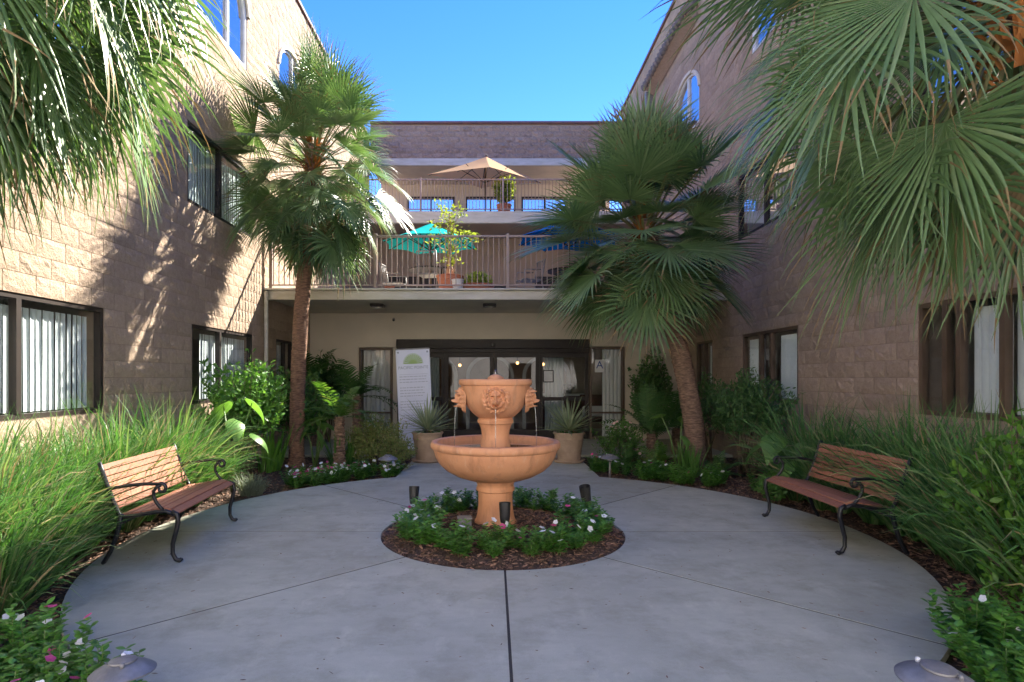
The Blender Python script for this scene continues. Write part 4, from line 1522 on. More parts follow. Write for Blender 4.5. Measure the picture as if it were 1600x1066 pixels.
ps = at(937, 572, EY - 0.02)
sg = thing('grade_sign', 'white card with a blue letter A on the window right of the doors', 'sign', (ps.x, EY - 0.012, ps.z))
MB().cbox(-0.115, 0.115, -0.004, 0.004, -0.155, 0.155, 0.002).build('card', M['white'], sg)
link('lettering', text_mesh('A', 0.26, M['blue_ink']), sg, loc=(0, -0.0055, 0.02), rot=(R(90), 0, 0))
pn = at(857, 588, EY - 0.05)
nf = thing('notice_frame', 'small framed notice fixed to the glass door', 'sign', (pn.x, EY - 0.012, pn.z))
fr_ = MB()
fr_.box(-0.13, 0.13, -0.012, 0.0, -0.15, -0.125); fr_.box(-0.13, 0.13, -0.012, 0.0, 0.125, 0.15)
fr_.box(-0.13, -0.105, -0.012, 0.0, -0.125, 0.125); fr_.box(0.105, 0.13, -0.012, 0.0, -0.125, 0.125)
fr_.build('frame', M['blackplastic'], nf)
MB().box(-0.104, 0.104, -0.006, -0.001, -0.124, 0.124).build('sheet', M['white'], nf)
ln_ = MB()
for k in range(9):
    ln_.box(-0.085, 0.085 * (1 if k % 3 else 0.6), -0.0075, -0.0062, 0.09 - k * 0.022, 0.097 - k * 0.022)
ln_.build('print_lines', M['ink_soft'], nf, kind='stuff')

# lobby furniture seen through the glass
dsk = thing('reception_desk', 'dark wood reception desk inside the lobby', 'desk', (1.9, 16.2, 0))
MB().cbox(-0.55, 0.55, -0.3, 0.3, 0.0, 1.0, 0.01).build('desk_body', M['redwood'], dsk)
MB().cbox(-0.62, 0.62, -0.38, 0.38, 1.001, 1.05, 0.01).build('desk_top', M['trimwhite'], dsk)
MB().cbox(-0.1, 0.25, -0.05, 0.0, 1.06, 1.32, 0.01).build('screen', M['blackplastic'], dsk)
cb = thing('wooden_settee', 'dark red wooden settee behind the window right of the doors', 'bench', (2.75, 15.4, 0))
MB().cbox(-0.45, 0.3, -0.25, 0.25, 0.36, 0.48, 0.015).build('seat', M['redwood'], cb)
MB().cbox(-0.45, 0.3, 0.2, 0.28, 0.481, 1.05, 0.015).build('backrest', M['redwood'], cb)
MB().cbox(-0.4, 0.25, 0.05, 0.19, 0.49, 0.75, 0.04).build('cushion', M['curtain_w'], cb)
lgm = MB().cbox(-0.03, 0.03, -0.03, 0.03, 0.0, 0.359, 0.005).mesh('leg', M['redwood'])
for x in (-0.4, 0.25):
    for y in (-0.2, 0.2):
        link('leg', lgm, cb, loc=(x, y, 0))
for i_, (x, z) in enumerate(((-1.05, 1.75), (0.75, 1.82), (1.55, 1.78), (-1.75, 1.9))):
    wlmp = thing('lobby_lamp', 'small glowing warm pendant lamp, %s from the left in the lobby' % ('second', 'third', 'fourth', 'first')[i_], 'lamp', (x, 18.4, z), group='lobby lamps')
    MB().lathe([(0.02, 0.09), (0.04, 0.11), (0.045, 0.14), (0.035, 0.165), (0.0, 0.18)], 14).build('shade', M['lamp_warm'], wlmp, True)
    MB().tube([(0, 0, 0.18), (0, 0, 2.88 - z)], 0.008, 6).build('cord', M['bronze'], wlmp)
for x in (-0.6, 1.3):
    tl = thing('tube_light', 'glowing white strip light on the lobby ceiling, %s one' % ('left' if x < 0 else 'right'), 'lamp', (x, 15.9, 2.88), group='lobby strip lights')
    MB().cbox(-0.5, 0.5, -0.06, 0.06, -0.04, -0.001, 0.006).build('housing', M['trimwhite'], tl)
    MB().cbox(-0.48, 0.48, -0.045, 0.045, -0.06, -0.041, 0.006).build('diffuser', M['lamp_white'], tl)


# ------------------------------------------------------------------ parasols and terrace things
def parasol(label, loc, r, n_, apex, edge, mat, tilt=(0, 0), rz=0.0, aoff=0.5):
    t = thing('parasol', label, 'parasol', loc, rz, 'terrace parasols')
    MB().lathe([(0.0, 0.0), (0.26, 0.0), (0.26, 0.05), (0.06, 0.1), (0.05, 0.3), (0.0, 0.3)], 20).build('base', M['blackplastic'], t, 40)
    MB().tube([(0, 0, 0.1), (0, 0, apex)], 0.022, 10).build('pole', M['stem'] if n_ > 4 else M['bronze'], t, True)
    head = part_empty('head', t, (0, 0, edge))
    head.rotation_euler = (tilt[0], tilt[1], 0)
    hgt = apex - edge
    cm = MB()
    for k in range(n_):
        a0, a1 = 2 * math.pi * (k + aoff) / n_, 2 * math.pi * (k + aoff + 1) / n_
        rows = []
        for i in range(6):
            f = i / 5
            z = hgt * (1 - f) - 0.05 * math.sin(f * math.pi) * r * 0.4
            row = []
            for j in range(7):
                g = j / 6
                p = Vector((math.cos(a0), math.sin(a0), 0)) * (1 - g) + Vector((math.cos(a1), math.sin(a1), 0)) * g
                sag = 1 - 0.06 * math.sin(g * math.pi) * f
                row.append((p.x * r * f * sag, p.y * r * f * sag, z + 0.03 * math.sin(g * math.pi) * f))
            rows.append(row)
        vs = [p for row in rows for p in row]
        cm.add(vs, [(i * 7 + j, i * 7 + j + 1, (i + 1) * 7 + j + 1, (i + 1) * 7 + j) for i in range(5) for j in range(6)])
    cm.build('canopy', mat, head, 30)
    rm = MB().tube([(0.03, 0, hgt - 0.07), (r * 0.97, 0, -0.025)], 0.011, 6).mesh('rib', M['bronze'])
    sm_ = MB().tube([(0.03, 0, -0.12), (r * 0.5, 0, hgt * 0.5 - 0.06)], 0.01, 6).mesh('strut', M['bronze'])
    for k in range(n_ if n_ > 4 else 8):
        a = 2 * math.pi * (k + 0.5) / (n_ if n_ > 4 else 8) + (2 * math.pi * (aoff - 0.5) / n_ + math.pi / 8 if n_ == 4 else 0)
        link('rib', rm, head, rot=(0, 0, a), scale=None if n_ > 4 or k % 2 == 0 else (0.72, 0.72, 1))
        link('strut', sm_, head, rot=(0, 0, a))
    MB().lathe([(0.03, hgt + 0.005), (0.035, hgt + 0.03), (0.012, hgt + 0.05), (0.0, hgt + 0.09)], 10).build('finial', M['bronze'], head, True)


parasol('tan market parasol with dark ribs on the upper terrace', (-0.27, 19.3, 6.54), 1.9, 4, 2.17, 1.48, M['tan'], (R(8.5), R(3)), 0.0, 0.06)
parasol('teal parasol on the lower terrace behind the tall potted plant', (-1.44, 13.5, 3.24), 1.12, 8, 1.80, 1.30, M['teal'])
parasol('bright blue parasol on the lower terrace half hidden behind the palm', (1.75, 13.6, 3.24), 1.25, 8, 1.98, 1.42, M['blue'])


def patio_table(label, loc):
    t = thing('patio_table', label, 'table', loc, group='terrace tables')
    MB().lathe([(0.07, 0.70), (0.52, 0.70), (0.53, 0.715), (0.52, 0.73), (0.07, 0.73)], 28).build('table_top', M['bronze'], t, 40)
    for k in range(4):
        a = R(45 + 90 * k)
        MB().tube([(0.42 * math.cos(a), 0.42 * math.sin(a), 0.0), (0.38 * math.cos(a), 0.38 * math.sin(a), 0.7)], 0.015, 8).build('leg', M['bronze'], t, True)


def patio_chair(label, loc, rz):
    t = thing('patio_chair', label, 'chair', loc, rz, 'terrace chairs')
    MB().cbox(-0.23, 0.23, -0.23, 0.23, 0.42, 0.45, 0.01).build('seat', M['greymetal'], t)
    for sx in (-1, 1):
        MB().tube([(sx * 0.22, -0.22, 0), (sx * 0.22, -0.21, 0.42), (sx * 0.22, -0.2, 0.64), (sx * 0.22, 0.2, 0.66)], 0.012, 8).build('leg', M['greymetal'], t, True)
        MB().tube([(sx * 0.21, 0.28, 0), (sx * 0.21, 0.22, 0.45), (sx * 0.21, 0.30, 0.9)], 0.012, 8).build('leg', M['greymetal'], t, True)
    for k in range(5):
        MB().tube([(-0.16 + 0.08 * k, 0.225, 0.46), (-0.16 + 0.08 * k, 0.295, 0.88)], 0.006, 6).build('back_bar', M['greymetal'], t, True)
    MB().tube([(-0.21, 0.298, 0.9), (0.21, 0.298, 0.9)], 0.014, 8).build('back_rail', M['greymetal'], t, True)


patio_table('round dark table under the teal parasol on the lower terrace', (-1.44, 13.5, 3.236))
patio_table('round dark table under the blue parasol on the lower terrace', (1.75, 13.6, 3.236))
patio_chair('metal terrace chair left of the tall potted plant', (-1.35, 12.55, 3.236), R(170))
patio_chair('metal terrace chair at the far side of the teal parasol', (-2.3, 13.7, 3.236), R(80))
patio_chair('metal terrace chair beneath the blue parasol', (0.8, 13.2, 3.236), R(-70))


# ------------------------------------------------------------------ palms
def frond_mesh(rng, elev, petl, rad, nseg, span, droop, hang, dry=False, split=0.43, tips=0.3, wf=1.0):
    """fan leaf; local +x points away from the trunk, z is up, so the droop is real"""
    qb = QB()
    p, d = np.array([0.0, 0.0, 0.0]), np.array([math.cos(elev), 0, math.sin(elev)])
    m = 7
    V, Q = strips([p], [d], [[0, 1, 0]], petl, 0.034, 0.10 * droop, [1.3, 1.0, 0.85, 0.75, 0.7, 0.65, 0.6], fold=0.7)
    qb.add(V, Q, 1)
    V2, Q2 = strips([p + np.array([0, 0, -0.012])], [d], [[0, 1, 0]], petl, 0.03, 0.10 * droop, [1.3, 1.0, 0.85, 0.75, 0.7, 0.65, 0.6])
    qb.add(V2, Q2, 1)
    Vr = V.reshape(m, 3, 3)
    hub = (Vr[-1, 0] + Vr[-1, 2]) / 2
    h = nrm(hub - (Vr[-2, 0] + Vr[-2, 2]) / 2)
    tw = rng.normal(0, 0.35)
    s = np.array([0, math.cos(tw), math.sin(tw)])
    s = nrm(s - s.dot(h) * h)
    h = nrm(h + np.array([0, 0, -hang]))
    s = nrm(s - s.dot(h) * h)
    nn = np.cross(h, s)
    a = np.linspace(-span, span, nseg) + rng.normal(0, 0.012, nseg)
    ca, sa = np.cos(a)[:, None], np.sin(a)[:, None]
    D = h * ca + s * sa + nn * (0.18 * np.abs(sa) - 0.05)
    S = -h * sa + s * ca
    L = rad * (0.80 + 0.20 * np.cos(a * 0.8)) * rng.uniform(0.9, 1.06, nseg)
    da = 2 * span / (nseg - 1)
    W = 2 * split * L * math.tan(da / 2) * 1.05 * wf
    bend = droop * rng.uniform(0.6, 1.4, nseg)
    ts = np.linspace(0, 1, 9)
    prof = np.where(ts <= split, 0.05 + 0.95 * ts / split, np.maximum(0.04, (1 - ts) / (1 - split)) ** 0.9)
    V, Q = strips(np.repeat(hub[None], nseg, 0), D, S, L, W, bend, list(prof), fold=0.5, bprof=[0.0, 0.01, 0.02, 0.05, 0.10, 0.17, 0.25, 0.3, 0.3],
                  side_pull=rng.normal(0, 0.25, (nseg, 3)))
    Q4 = Q.reshape(nseg, 8, 2, 4)
    brown = rng.random(nseg) < tips
    qb.add(V, Q4[~brown].reshape(-1, 4), 0)
    if brown.any():
        qb.V.append(np.zeros((0, 3)))
        qb.Q.append(Q4[brown][:, :6].reshape(-1, 4) + qb.n - len(V)); qb.MI.append(np.zeros(brown.sum() * 12, np.int32))
        qb.Q.append(Q4[brown][:, 6:].reshape(-1, 4) + qb.n - len(V)); qb.MI.append(np.full(brown.sum() * 4, 2, np.int32))
    return qb.mesh('frond', [M['palm_dry'] if dry else M['palm_green'], M['petiole'], M['palm_dry']])


def trunk_mesh(pts, r0, r1, mat, seed):
    """ringed stem along a bent line, with old leaf bases"""
    rng = np.random.default_rng(seed)
    P_ = [Vector(p) for p in pts]
    length = sum((P_[i + 1] - P_[i]).length for i in range(len(P_) - 1))
    step = 0.022
    nn = int(length / step)
    cum = [0]
    for i in range(len(P_) - 1):
        cum.append(cum[-1] + (P_[i + 1] - P_[i]).length)
    mb = MB()
    ns = 26
    vs = []
    ph = rng.uniform(0, 6.28, 8)
    for k in range(nn + 1):
        sdist = length * k / nn
        i = max(j for j in range(len(cum)) if cum[j] <= sdist + 1e-6)
        i = min(i, len(P_) - 2)
        f = (sdist - cum[i]) / (cum[i + 1] - cum[i])
        p0, p1, p2, p3 = P_[max(i - 1, 0)], P_[i], P_[i + 1], P_[min(i + 2, len(P_) - 1)]
        c = 0.5 * ((2 * p1) + (p2 - p0) * f + (2 * p0 - 5 * p1 + 4 * p2 - p3) * f * f + (3 * p1 - p0 - 3 * p2 + p3) * f ** 3)
        t = sdist / length
        r = (r0 + (r1 - r0) * t) * (1 + 0.35 * math.exp(-sdist / 0.12))
        for j in range(ns):
            a = 2 * math.pi * j / ns
            saw = ((sdist / 0.075 + 0.25 * math.sin(a * 2 + ph[0]) + 0.2 * math.sin(a * 5 + ph[1])) % 1.0)
            rr = r * (1 + 0.13 * saw + 0.03 * math.sin(a * 7 + sdist * 9 + ph[2]) + rng.normal(0, 0.014))
            vs.append((c.x + rr * math.cos(a), c.y + rr * math.sin(a), c.z))
    fs = [(k * ns + j, k * ns + (j + 1) % ns, (k + 1) * ns + (j + 1) % ns, (k + 1) * ns + j) for k in range(nn) for j in range(ns)]
    fs.append(tuple(nn * ns + j for j in range(ns)))
    mb.add(vs, fs)
    return mb.mesh('trunk', mat, 60)


def palm(label, base, trunk_pts, r0, r1, tmat, n_fr, petl, rad, nseg, span, droop, seed, emin=-80, emax=82, hang=(0.1, 0.5), spread=0.45, yaw0=0.0,
         dry=0.05, power=1.0, scale_var=0.12, skip=None, squash=0.0, wf=1.0):
    """one palm with its trunk, its fan leaves and the fibre at the crown"""
    rng = np.random.default_rng(seed)
    t = thing('fan_palm', label, 'palm tree', base, group='fan palms in the courtyard')
    link('trunk', trunk_mesh(trunk_pts, r0, r1, tmat, seed), t)
    top = Vector(trunk_pts[-1])
    nb = 11
    bins = []
    for k in range(nb):
        e = R(emin + (emax - emin) * k / (nb - 1))
        f = k / (nb - 1)
        hg = hang[1] + (hang[0] - hang[1]) * f
        bins.append([frond_mesh(rng, e, petl * (0.9 + 0.15 * f), rad, nseg, span, droop * (1.15 - 0.5 * f), hg, wf=wf) for _ in range(2)])
    drym = [frond_mesh(rng, R(emin), petl * 0.8, rad * 0.9, max(16, nseg // 2), span * 0.7, droop * 1.5, 1.2, True) for _ in range(2)]
    for k in range(n_fr):
        f = ((k + 0.5) / n_fr) ** power
        b_ = min(nb - 1, int(f * nb))
        yaw = yaw0 + k * 2.39996 + rng.normal(0, 0.12)
        if skip and skip(yaw % (2 * math.pi), f):
            continue
        isdry = f < 0.15 and rng.random() < dry
        me = drym[int(rng.integers(2))] if isdry else bins[b_][int(rng.integers(2))]
        off = Vector((math.cos(yaw) * r1 * 0.8, math.sin(yaw) * r1 * 0.8, -spread * (1 - f)))
        sc = (1 + rng.normal(0, scale_var)) * (1 - squash * math.sin(yaw) ** 2)
        link('frond', me, t, loc=top + off, rot=(rng.normal(0, 0.06), rng.normal(0, 0.05), yaw), scale=(sc, sc, sc))
    # fibre and cut stalks round the top of the trunk
    q = QB()
    n_ = 170
    a = rng.uniform(0, 2 * math.pi, n_)
    zz = rng.uniform(-spread - 0.25, 0.12, n_)
    P0 = np.stack([np.cos(a) * r1 * 0.8, np.sin(a) * r1 * 0.8, zz], 1) + np.array(top)
    D = np.stack([np.cos(a), np.sin(a), rng.uniform(0.1, 1.6, n_)], 1)
    V, Q = strips(P0, D, np.stack([-np.sin(a), np.cos(a), 0 * a], 1), rng.uniform(0.10, 0.28, n_), rng.uniform(0.03, 0.06, n_), 0.25, [1.0, 0.8, 0.6, 0.35], fold=0.4)
    q.add(V, Q)
    q.build('crown_fibre', M['fibre'], t)
    return t


# left courtyard palm (sunlit)
bY = 10.2
bx = (463 - CX) / FPX * bY
cxm = (490 - CX) / FPX * bY
palm('tall sunlit fan palm with straight red-brown trunk left of the doors', (bx, bY, -0.05),
     [(0, 0, 0), (0.02, 0, 1.2), (0.08, 0, 2.6), (0.2, 0, 4.1), (cxm - bx, -0.02, 5.55)], 0.118, 0.112, M['trunk_a'],
     128, 1.0, 0.88, 36, R(108), 1.2, 31, -87, 84, (0.05, 0.6), 0.85, power=1.0, squash=0.5)
# right courtyard palm (shaded, leaning)
bY = 9.5
bx = (1088 - CX) / FPX * bY
pts = []
for px_, py_ in ((1088, 738), (1083, 660), (1070, 585), (1050, 505), (1028, 425), (1006, 345)):
    p = at(px_, py_, bY)
    pts.append((p.x - bx, 0.0, max(0.0, p.z + 0.05)))
palm('leaning fan palm with curved brown trunk right of the doors', (bx, bY, -0.05), pts, 0.15, 0.135, M['trunk_b'],
     84, 0.94, 0.90, 40, R(124), 0.55, 47, -58, 85, (0.0, 0.3), 0.5, power=0.85)
# big palm overhanging the upper left
palm('big sunlit palm hanging over the grass in the upper left corner', (-4.05, 3.55, -0.05),
     [(0, 0, 0), (0.0, 0, 1.5), (0.08, 0.05, 3.0), (0.25, 0.15, 4.95)], 0.2, 0.18, M['trunk_a'],
     94, 0.98, 1.12, 40, R(95), 2.5, 53, -70, 80, (0.5, 1.5), 0.5, power=0.95, dry=0.2, wf=0.74)
# big palm overhanging the upper right
palm('big shaded palm with broad fans filling the upper right corner', (3.95, 3.2, -0.05),
     [(0, 0, 0), (-0.1, 0.03, 1.3), (-0.4, 0.1, 2.7), (-0.9, 0.2, 4.0)], 0.2, 0.17, M['trunk_b'],
     104, 1.0, 0.92, 40, R(100), 1.5, 71, -75, 80, (0.25, 1.0), 0.5, power=1.0, dry=0.15, wf=0.74, skip=lambda yw, f: math.sin(yw) < -0.55)


# ------------------------------------------------------------------ small plants
def grass(name, label, clumps, n, length, width, mat, seed, lean=(0.25, 0.75), bend=0.42, pull=(0, 0), kind='stuff', cat='grass', group=None, r0=0.11, straw=0.0):
    rng = np.random.default_rng(seed)
    q = QB()
    for (x, y, sc) in clumps:
        a = rng.uniform(0, 2 * math.pi, n)
        rr = r0 * np.sqrt(rng.uniform(0, 1, n)) * sc
        P0 = np.stack([x + rr * np.cos(a), y + rr * np.sin(a), np.full(n, -0.05)], 1)
        ln = rng.uniform(lean[0] * 0.3, lean[1], n)
        D = np.stack([np.cos(a) * ln + pull[0], np.sin(a) * ln + pull[1], np.ones(n)], 1) + rng.normal(0, 0.07, (n, 3))
        S = np.stack([-np.sin(a), np.cos(a), 0 * a], 1) + rng.normal(0, 0.5, (n, 3))
        L = length * sc * rng.uniform(0.55, 1.12, n)
        V, Q = strips(P0, D, S, L, width * rng.uniform(0.7, 1.3, n), bend * rng.uniform(0.5, 1.5, n), [0.8, 1, 1, 0.95, 0.8, 0.5, 0.06], fold=0.25,
                      bprof=[0.1, 0.2, 0.4, 0.65, 0.9, 1.0, 1.0])
        nq = 12
        Qb = Q.reshape(n, nq, 4)
        dead = rng.random(n) < straw
        q.add(V, Qb[~dead].reshape(-1, 4), 0)
        if dead.any():
            q.V.append(np.zeros((0, 3))); q.Q.append(Qb[dead].reshape(-1, 4) + q.n - len(V)); q.MI.append(np.full(dead.sum() * nq, 1, np.int32))
    o = q.build(name, [mat, M['straw']], None, label=label, cat=cat, kind=kind, group=group)
    return o


grng = np.random.default_rng(5)


def scatter_clumps(rects, step, rng):
    res = []
    for (x0, x1, y0, y1) in rects:
        y = y0
        while y < y1:
            x = x0
            while x < x1:
                res.append((x + rng.uniform(-0.1, 0.1), y + rng.uniform(-0.1, 0.1), rng.uniform(0.85, 1.12)))
                x += step
            y += step
    return res


cl = scatter_clumps([(-4.2, -3.65, 3.6, 7.5)], 0.40, grng)
cl += [(-3.35, 3.45, 0.8), (-3.4, 3.9, 0.85), (-3.35, 4.3, 0.75), (-3.55, 4.7, 0.75), (-3.65, 5.2, 0.7), (-3.7, 7.5, 0.7), (-3.65, 7.1, 0.8), (-4.1, 7.9, 0.75), (-3.05, 3.6, 0.6)]
grass('ornamental_grass', 'mass of sunlit strap-leaved grass along the left wing behind the bench', cl, 330, 1.24, 0.015, M['grass_l'], 8, (0.2, 0.8), 0.42, (0.12, -0.04), straw=0.10)
cr = scatter_clumps([(4.0, 4.4, 3.5, 7.6)], 0.4, grng)
cr += [(3.72, 3.9, 1.0), (3.72, 4.35, 1.0), (3.8, 4.7, 0.9), (3.85, 6.9, 0.65), (3.55, 3.6, 0.95), (3.8, 7.4, 0.65)]
grass('ornamental_grass', 'mass of dark strap-leaved grass along the right wing behind the bench', cr, 300, 1.28, 0.017, M['grass_r'], 9, (0.2, 0.85), 0.42, (-0.08, -0.07), straw=0.05)
grass('grass_tuft', 'small blue-grey grass tuft beyond the left bench', [(-3.2, 7.7, 0.8), (-3.12, 7.75, 0.7)], 160, 0.42, 0.008, M['grass_blue'], 10, kind=None, cat='grass tuft')
grass('iris_clump', 'upright strap-leaved clump beside the trunk of the left palm', [(-3.72, 9.6, 0.9), (-3.62, 9.75, 0.8)], 26, 0.95, 0.045, M['leaf_bright'], 12, (0.05, 0.3), 0.12, kind=None, cat='plant')
grass('iris_clump', 'arching strap-leaved clump before the olive shrub near the left pot', [(-2.62, 9.9, 0.9), (-2.45, 10.0, 0.8)], 40, 0.75, 0.035, M['leaf_mid'], 13, (0.1, 0.5), 0.25, kind=None, cat='plant')
grass('iris_clump', 'dark narrow-leaved clump at the foot of the right palm', [(3.1, 9.15, 0.7), (3.0, 9.3, 0.7)], 40, 0.8, 0.02, M['leaf_mid'], 14, (0.05, 0.4), 0.2, kind=None, cat='plant')


def bush(name, label, cat, loc, rad, n_twig, per, leafL, leafW, mat, seed, stems=7, group=None, lean=0.5, zc=None, flowers=None, stem_mat='stem', droop=0.15, shell=0.35, side_j=0.8):
    """shrub: woody stems, leaves set along many twigs"""
    rng = np.random.default_rng(seed)
    t = thing(name, label, cat, loc, group=group)
    zc = rad[2] if zc is None else zc
    d = rand_dirs(n_twig, rng, -0.75, 1.0)
    rr = rng.uniform(shell, 1.0, n_twig) ** 0.6
    lump = 1 + 0.22 * np.sin(d[:, 0] * 5 + seed) * np.cos(d[:, 1] * 4 + 1.3 * seed) + rng.normal(0, 0.08, n_twig)
    tips = d * (rr * lump)[:, None] * np.array(rad) + np.array([0, 0, zc])
    tips[:, 2] = np.maximum(tips[:, 2], 0.05)
    bases = tips * np.array([0.55, 0.55, 0.0]) + np.array([0, 0, 1]) * (tips[:, 2:3] * 0.62)
    tw = tips - bases
    q = QB()
    f = rng.uniform(0.15, 1.05, (n_twig, per))
    P0 = (bases[:, None] + tw[:, None] * f[..., None]).reshape(-1, 3) + rng.normal(0, leafL * 0.25, (n_twig * per, 3))
    tdir = nrm(tw)
    D = np.repeat(tdir, per, 0) * lean + rand_dirs(n_twig * per, rng) * 0.9 + np.array([0, 0, 0.1])
    V, Q = strips(P0, D, side_of(nrm(D), rng, side_j), leafL * rng.uniform(0.6, 1.25, len(P0)), leafW * rng.uniform(0.7, 1.2, len(P0)), droop, LEAF, fold=0.25)
    q.add(V, Q)
    q.build('foliage', mat, t)
    sm = MB()
    for k in range(stems):
        i = int(rng.integers(n_twig))
        a = rng.uniform(0, 6.28)
        b0 = Vector((math.cos(a) * rad[0] * 0.18, math.sin(a) * rad[1] * 0.18, -0.05))
        e = Vector(tips[i])
        mid = b0.lerp(e, 0.5) + Vector((0, 0, 0.12))
        mid.x *= 0.8
        mid.y *= 0.8
        sm.tube([b0, mid, e], [0.016, 0.011, 0.004], 6)
    for i in range(min(n_twig, 60)):
        sm.tube([bases[i], tips[i]], [0.005, 0.002], 4, cap=False)
    sm.build('stems', M[stem_mat], t, True)
    if flowers:
        fm, cnt, size = flowers
        for i in rng.choice(n_twig, min(cnt, n_twig), replace=False):
            v = tips[i] * 1.03
            link('blossom', fm, t, loc=v, rot=(rng.normal(0, 0.6), rng.normal(0, 0.6), rng.uniform(0, 6)), scale=(size,) * 3)
    return t


def flower_mesh(mat):
    q = QB()
    a = np.arange(5) * 2 * math.pi / 5
    D = np.stack([np.cos(a), np.sin(a), np.full(5, 0.25)], 1)
    V, Q = strips(np.zeros((5, 3)), D, np.stack([-np.sin(a), np.cos(a), 0 * a], 1), 0.022, 0.021, 0.25, [0.2, 0.75, 1.0, 0.9, 0.35], fold=0.12)
    q.add(V, Q)
    return q.mesh('blossom', mat)


FLW, FLP, FLO = flower_mesh(M['petal_w']), flower_mesh(M['petal_p']), flower_mesh(M['petal_o'])


def vinca_mesh(seed, h=0.26, spread=0.16, stems=9):
    """low periwinkle: pairs of glossy leaves along several stems"""
    rng = np.random.default_rng(seed)
    q = QB()
    tops = []
    for k in range(stems):
        a = rng.uniform(0, 6.28)
        ln = rng.uniform(0.05, 1.0)
        d = nrm(np.array([math.cos(a) * ln * spread / h * 1.3, math.sin(a) * ln * spread / h * 1.3, 1.0]))
        hh = h * rng.uniform(0.65, 1.15)
        base = np.array([math.cos(a), math.sin(a), 0]) * rng.uniform(0, 0.05)
        V, Q = strips([base], [d], [[-math.sin(a), math.cos(a), 0]], hh, 0.006, 0.05, [1, 1, 0.9, 0.7])
        q.add(V, Q, 1)
        nl = int(hh / 0.024)
        t = (np.arange(nl) + 1.5) / (nl + 1)
        for sgn in (0, math.pi):
            la = a + sgn + np.arange(nl) * 1.57 + rng.normal(0, 0.3, nl)
            P0 = base + d * (t * hh)[:, None]
            D = np.stack([np.cos(la), np.sin(la), rng.uniform(0.1, 0.8, nl)], 1)
            V, Q = strips(P0, D, np.stack([-np.sin(la), np.cos(la), 0 * la], 1), rng.uniform(0.05, 0.085, nl) * (1.1 - 0.35 * t), rng.uniform(0.028, 0.04, nl), 0.35,
                          LEAF, fold=0.3)
            q.add(V, Q, 0)
        tops.append(base + d * hh + np.array([0, 0, 0.012]))
    return q.mesh('foliage', [M['leaf_vinca'], M['greenstem']]), tops


VINCA = [vinca_mesh(100 + i) for i in range(7)]
VINCA_BIG = [vinca_mesh(200 + i, 0.36, 0.24, 15) for i in range(4)]


def vinca(label, x, y, z, group, rng, s=1.0, pw=0.6, nf=None, big=False):
    src = VINCA_BIG if big else VINCA
    me, tops = src[int(rng.integers(len(src)))]
    t = thing('periwinkle', label, 'flower', (x, y, z), rng.uniform(0, 6.28), group)
    t.scale = (s, s, s)
    link('foliage', me, t)
    n_ = int(rng.integers(0, 4)) if nf is None else nf
    for i in rng.choice(len(tops), min(n_, len(tops)), replace=False):
        link('blossom', FLW if rng.random() < pw else FLP, t, loc=tops[i], rot=(rng.normal(0, 0.5), rng.normal(0, 0.5), rng.uniform(0, 6)),
             scale=((1.0 if big else 1.3) / max(0.8, s),) * 3)
    return t


vr = np.random.default_rng(61)
ORD = ['first', 'second', 'third', 'fourth', 'fifth', 'sixth', 'seventh', 'eighth', 'ninth', 'tenth', 'eleventh', 'twelfth', 'thirteenth', 'fourteenth', 'fifteenth', 'sixteenth',
       'seventeenth', 'eighteenth', 'nineteenth', 'twentieth']
ORD += ['twenty-' + o for o in ORD[:9]] + ['thirtieth'] + ['thirty-' + o for o in ORD[:9]] + ['fortieth'] + ['forty-' + o for o in ORD[:9]]


def rank_lr(pts):
    """order along the photo from left to right"""
    return sorted(pts, key=lambda p: p[0] / p[1])


# ring round the fountain, counted clockwise (seen from above) from the near side
NRING = 49
for k in range(NRING):
    a = R(-90) - 2 * math.pi * k / NRING + vr.normal(0, 0.03)
    r = 0.86 + vr.normal(0, 0.03) + (0.07 if k % 2 else -0.07)
    x, y = PC[0] + r * math.cos(a), PC[1] + r * math.sin(a)
    vinca('low green periwinkle, %s clockwise from the nearest in the fountain ring' % ORD[k], x, y, 0.02, 'periwinkle ring around the fountain', vr, vr.uniform(0.76, 1.02), 0.85,
          int(vr.integers(0, 3)))
# border at the left of the path
pts = []
for k in range(34):
    a = R(114.5 + 26.5 * vr.uniform(0, 1))
    r = PR + 0.14 + 0.40 * vr.random()
    pts.append((PC[0] + r * math.cos(a), PC[1] + r * math.sin(a)))
for k, (x, y) in enumerate(rank_lr(pts)):
    vinca('low flowering periwinkle, %s from the left in the border left of the path' % ORD[k], x, y, -0.05, 'periwinkle border left of the path', vr, vr.uniform(0.8, 1.1), 0.68, int(vr.integers(2, 6)))
# patches at the right of the path
pts = []
for (x, y, c) in ((1.78, 9.6, 4), (2.25, 8.95, 5), (2.75, 8.6, 4), (3.1, 8.35, 5), (3.55, 7.75, 2), (2.5, 8.75, 3), (2.0, 9.25, 2)):
    for _ in range(c):
        pts.append((x + vr.normal(0, 0.1), y + vr.normal(0, 0.1)))
for k, (x, y) in enumerate(rank_lr(pts)):
    vinca('low periwinkle, %s from the left along the right edge of the plaza' % ORD[k], x, y, -0.05, 'periwinkles along the right edge', vr, vr.uniform(0.8, 1.1), 0.6, int(vr.integers(0, 3)))
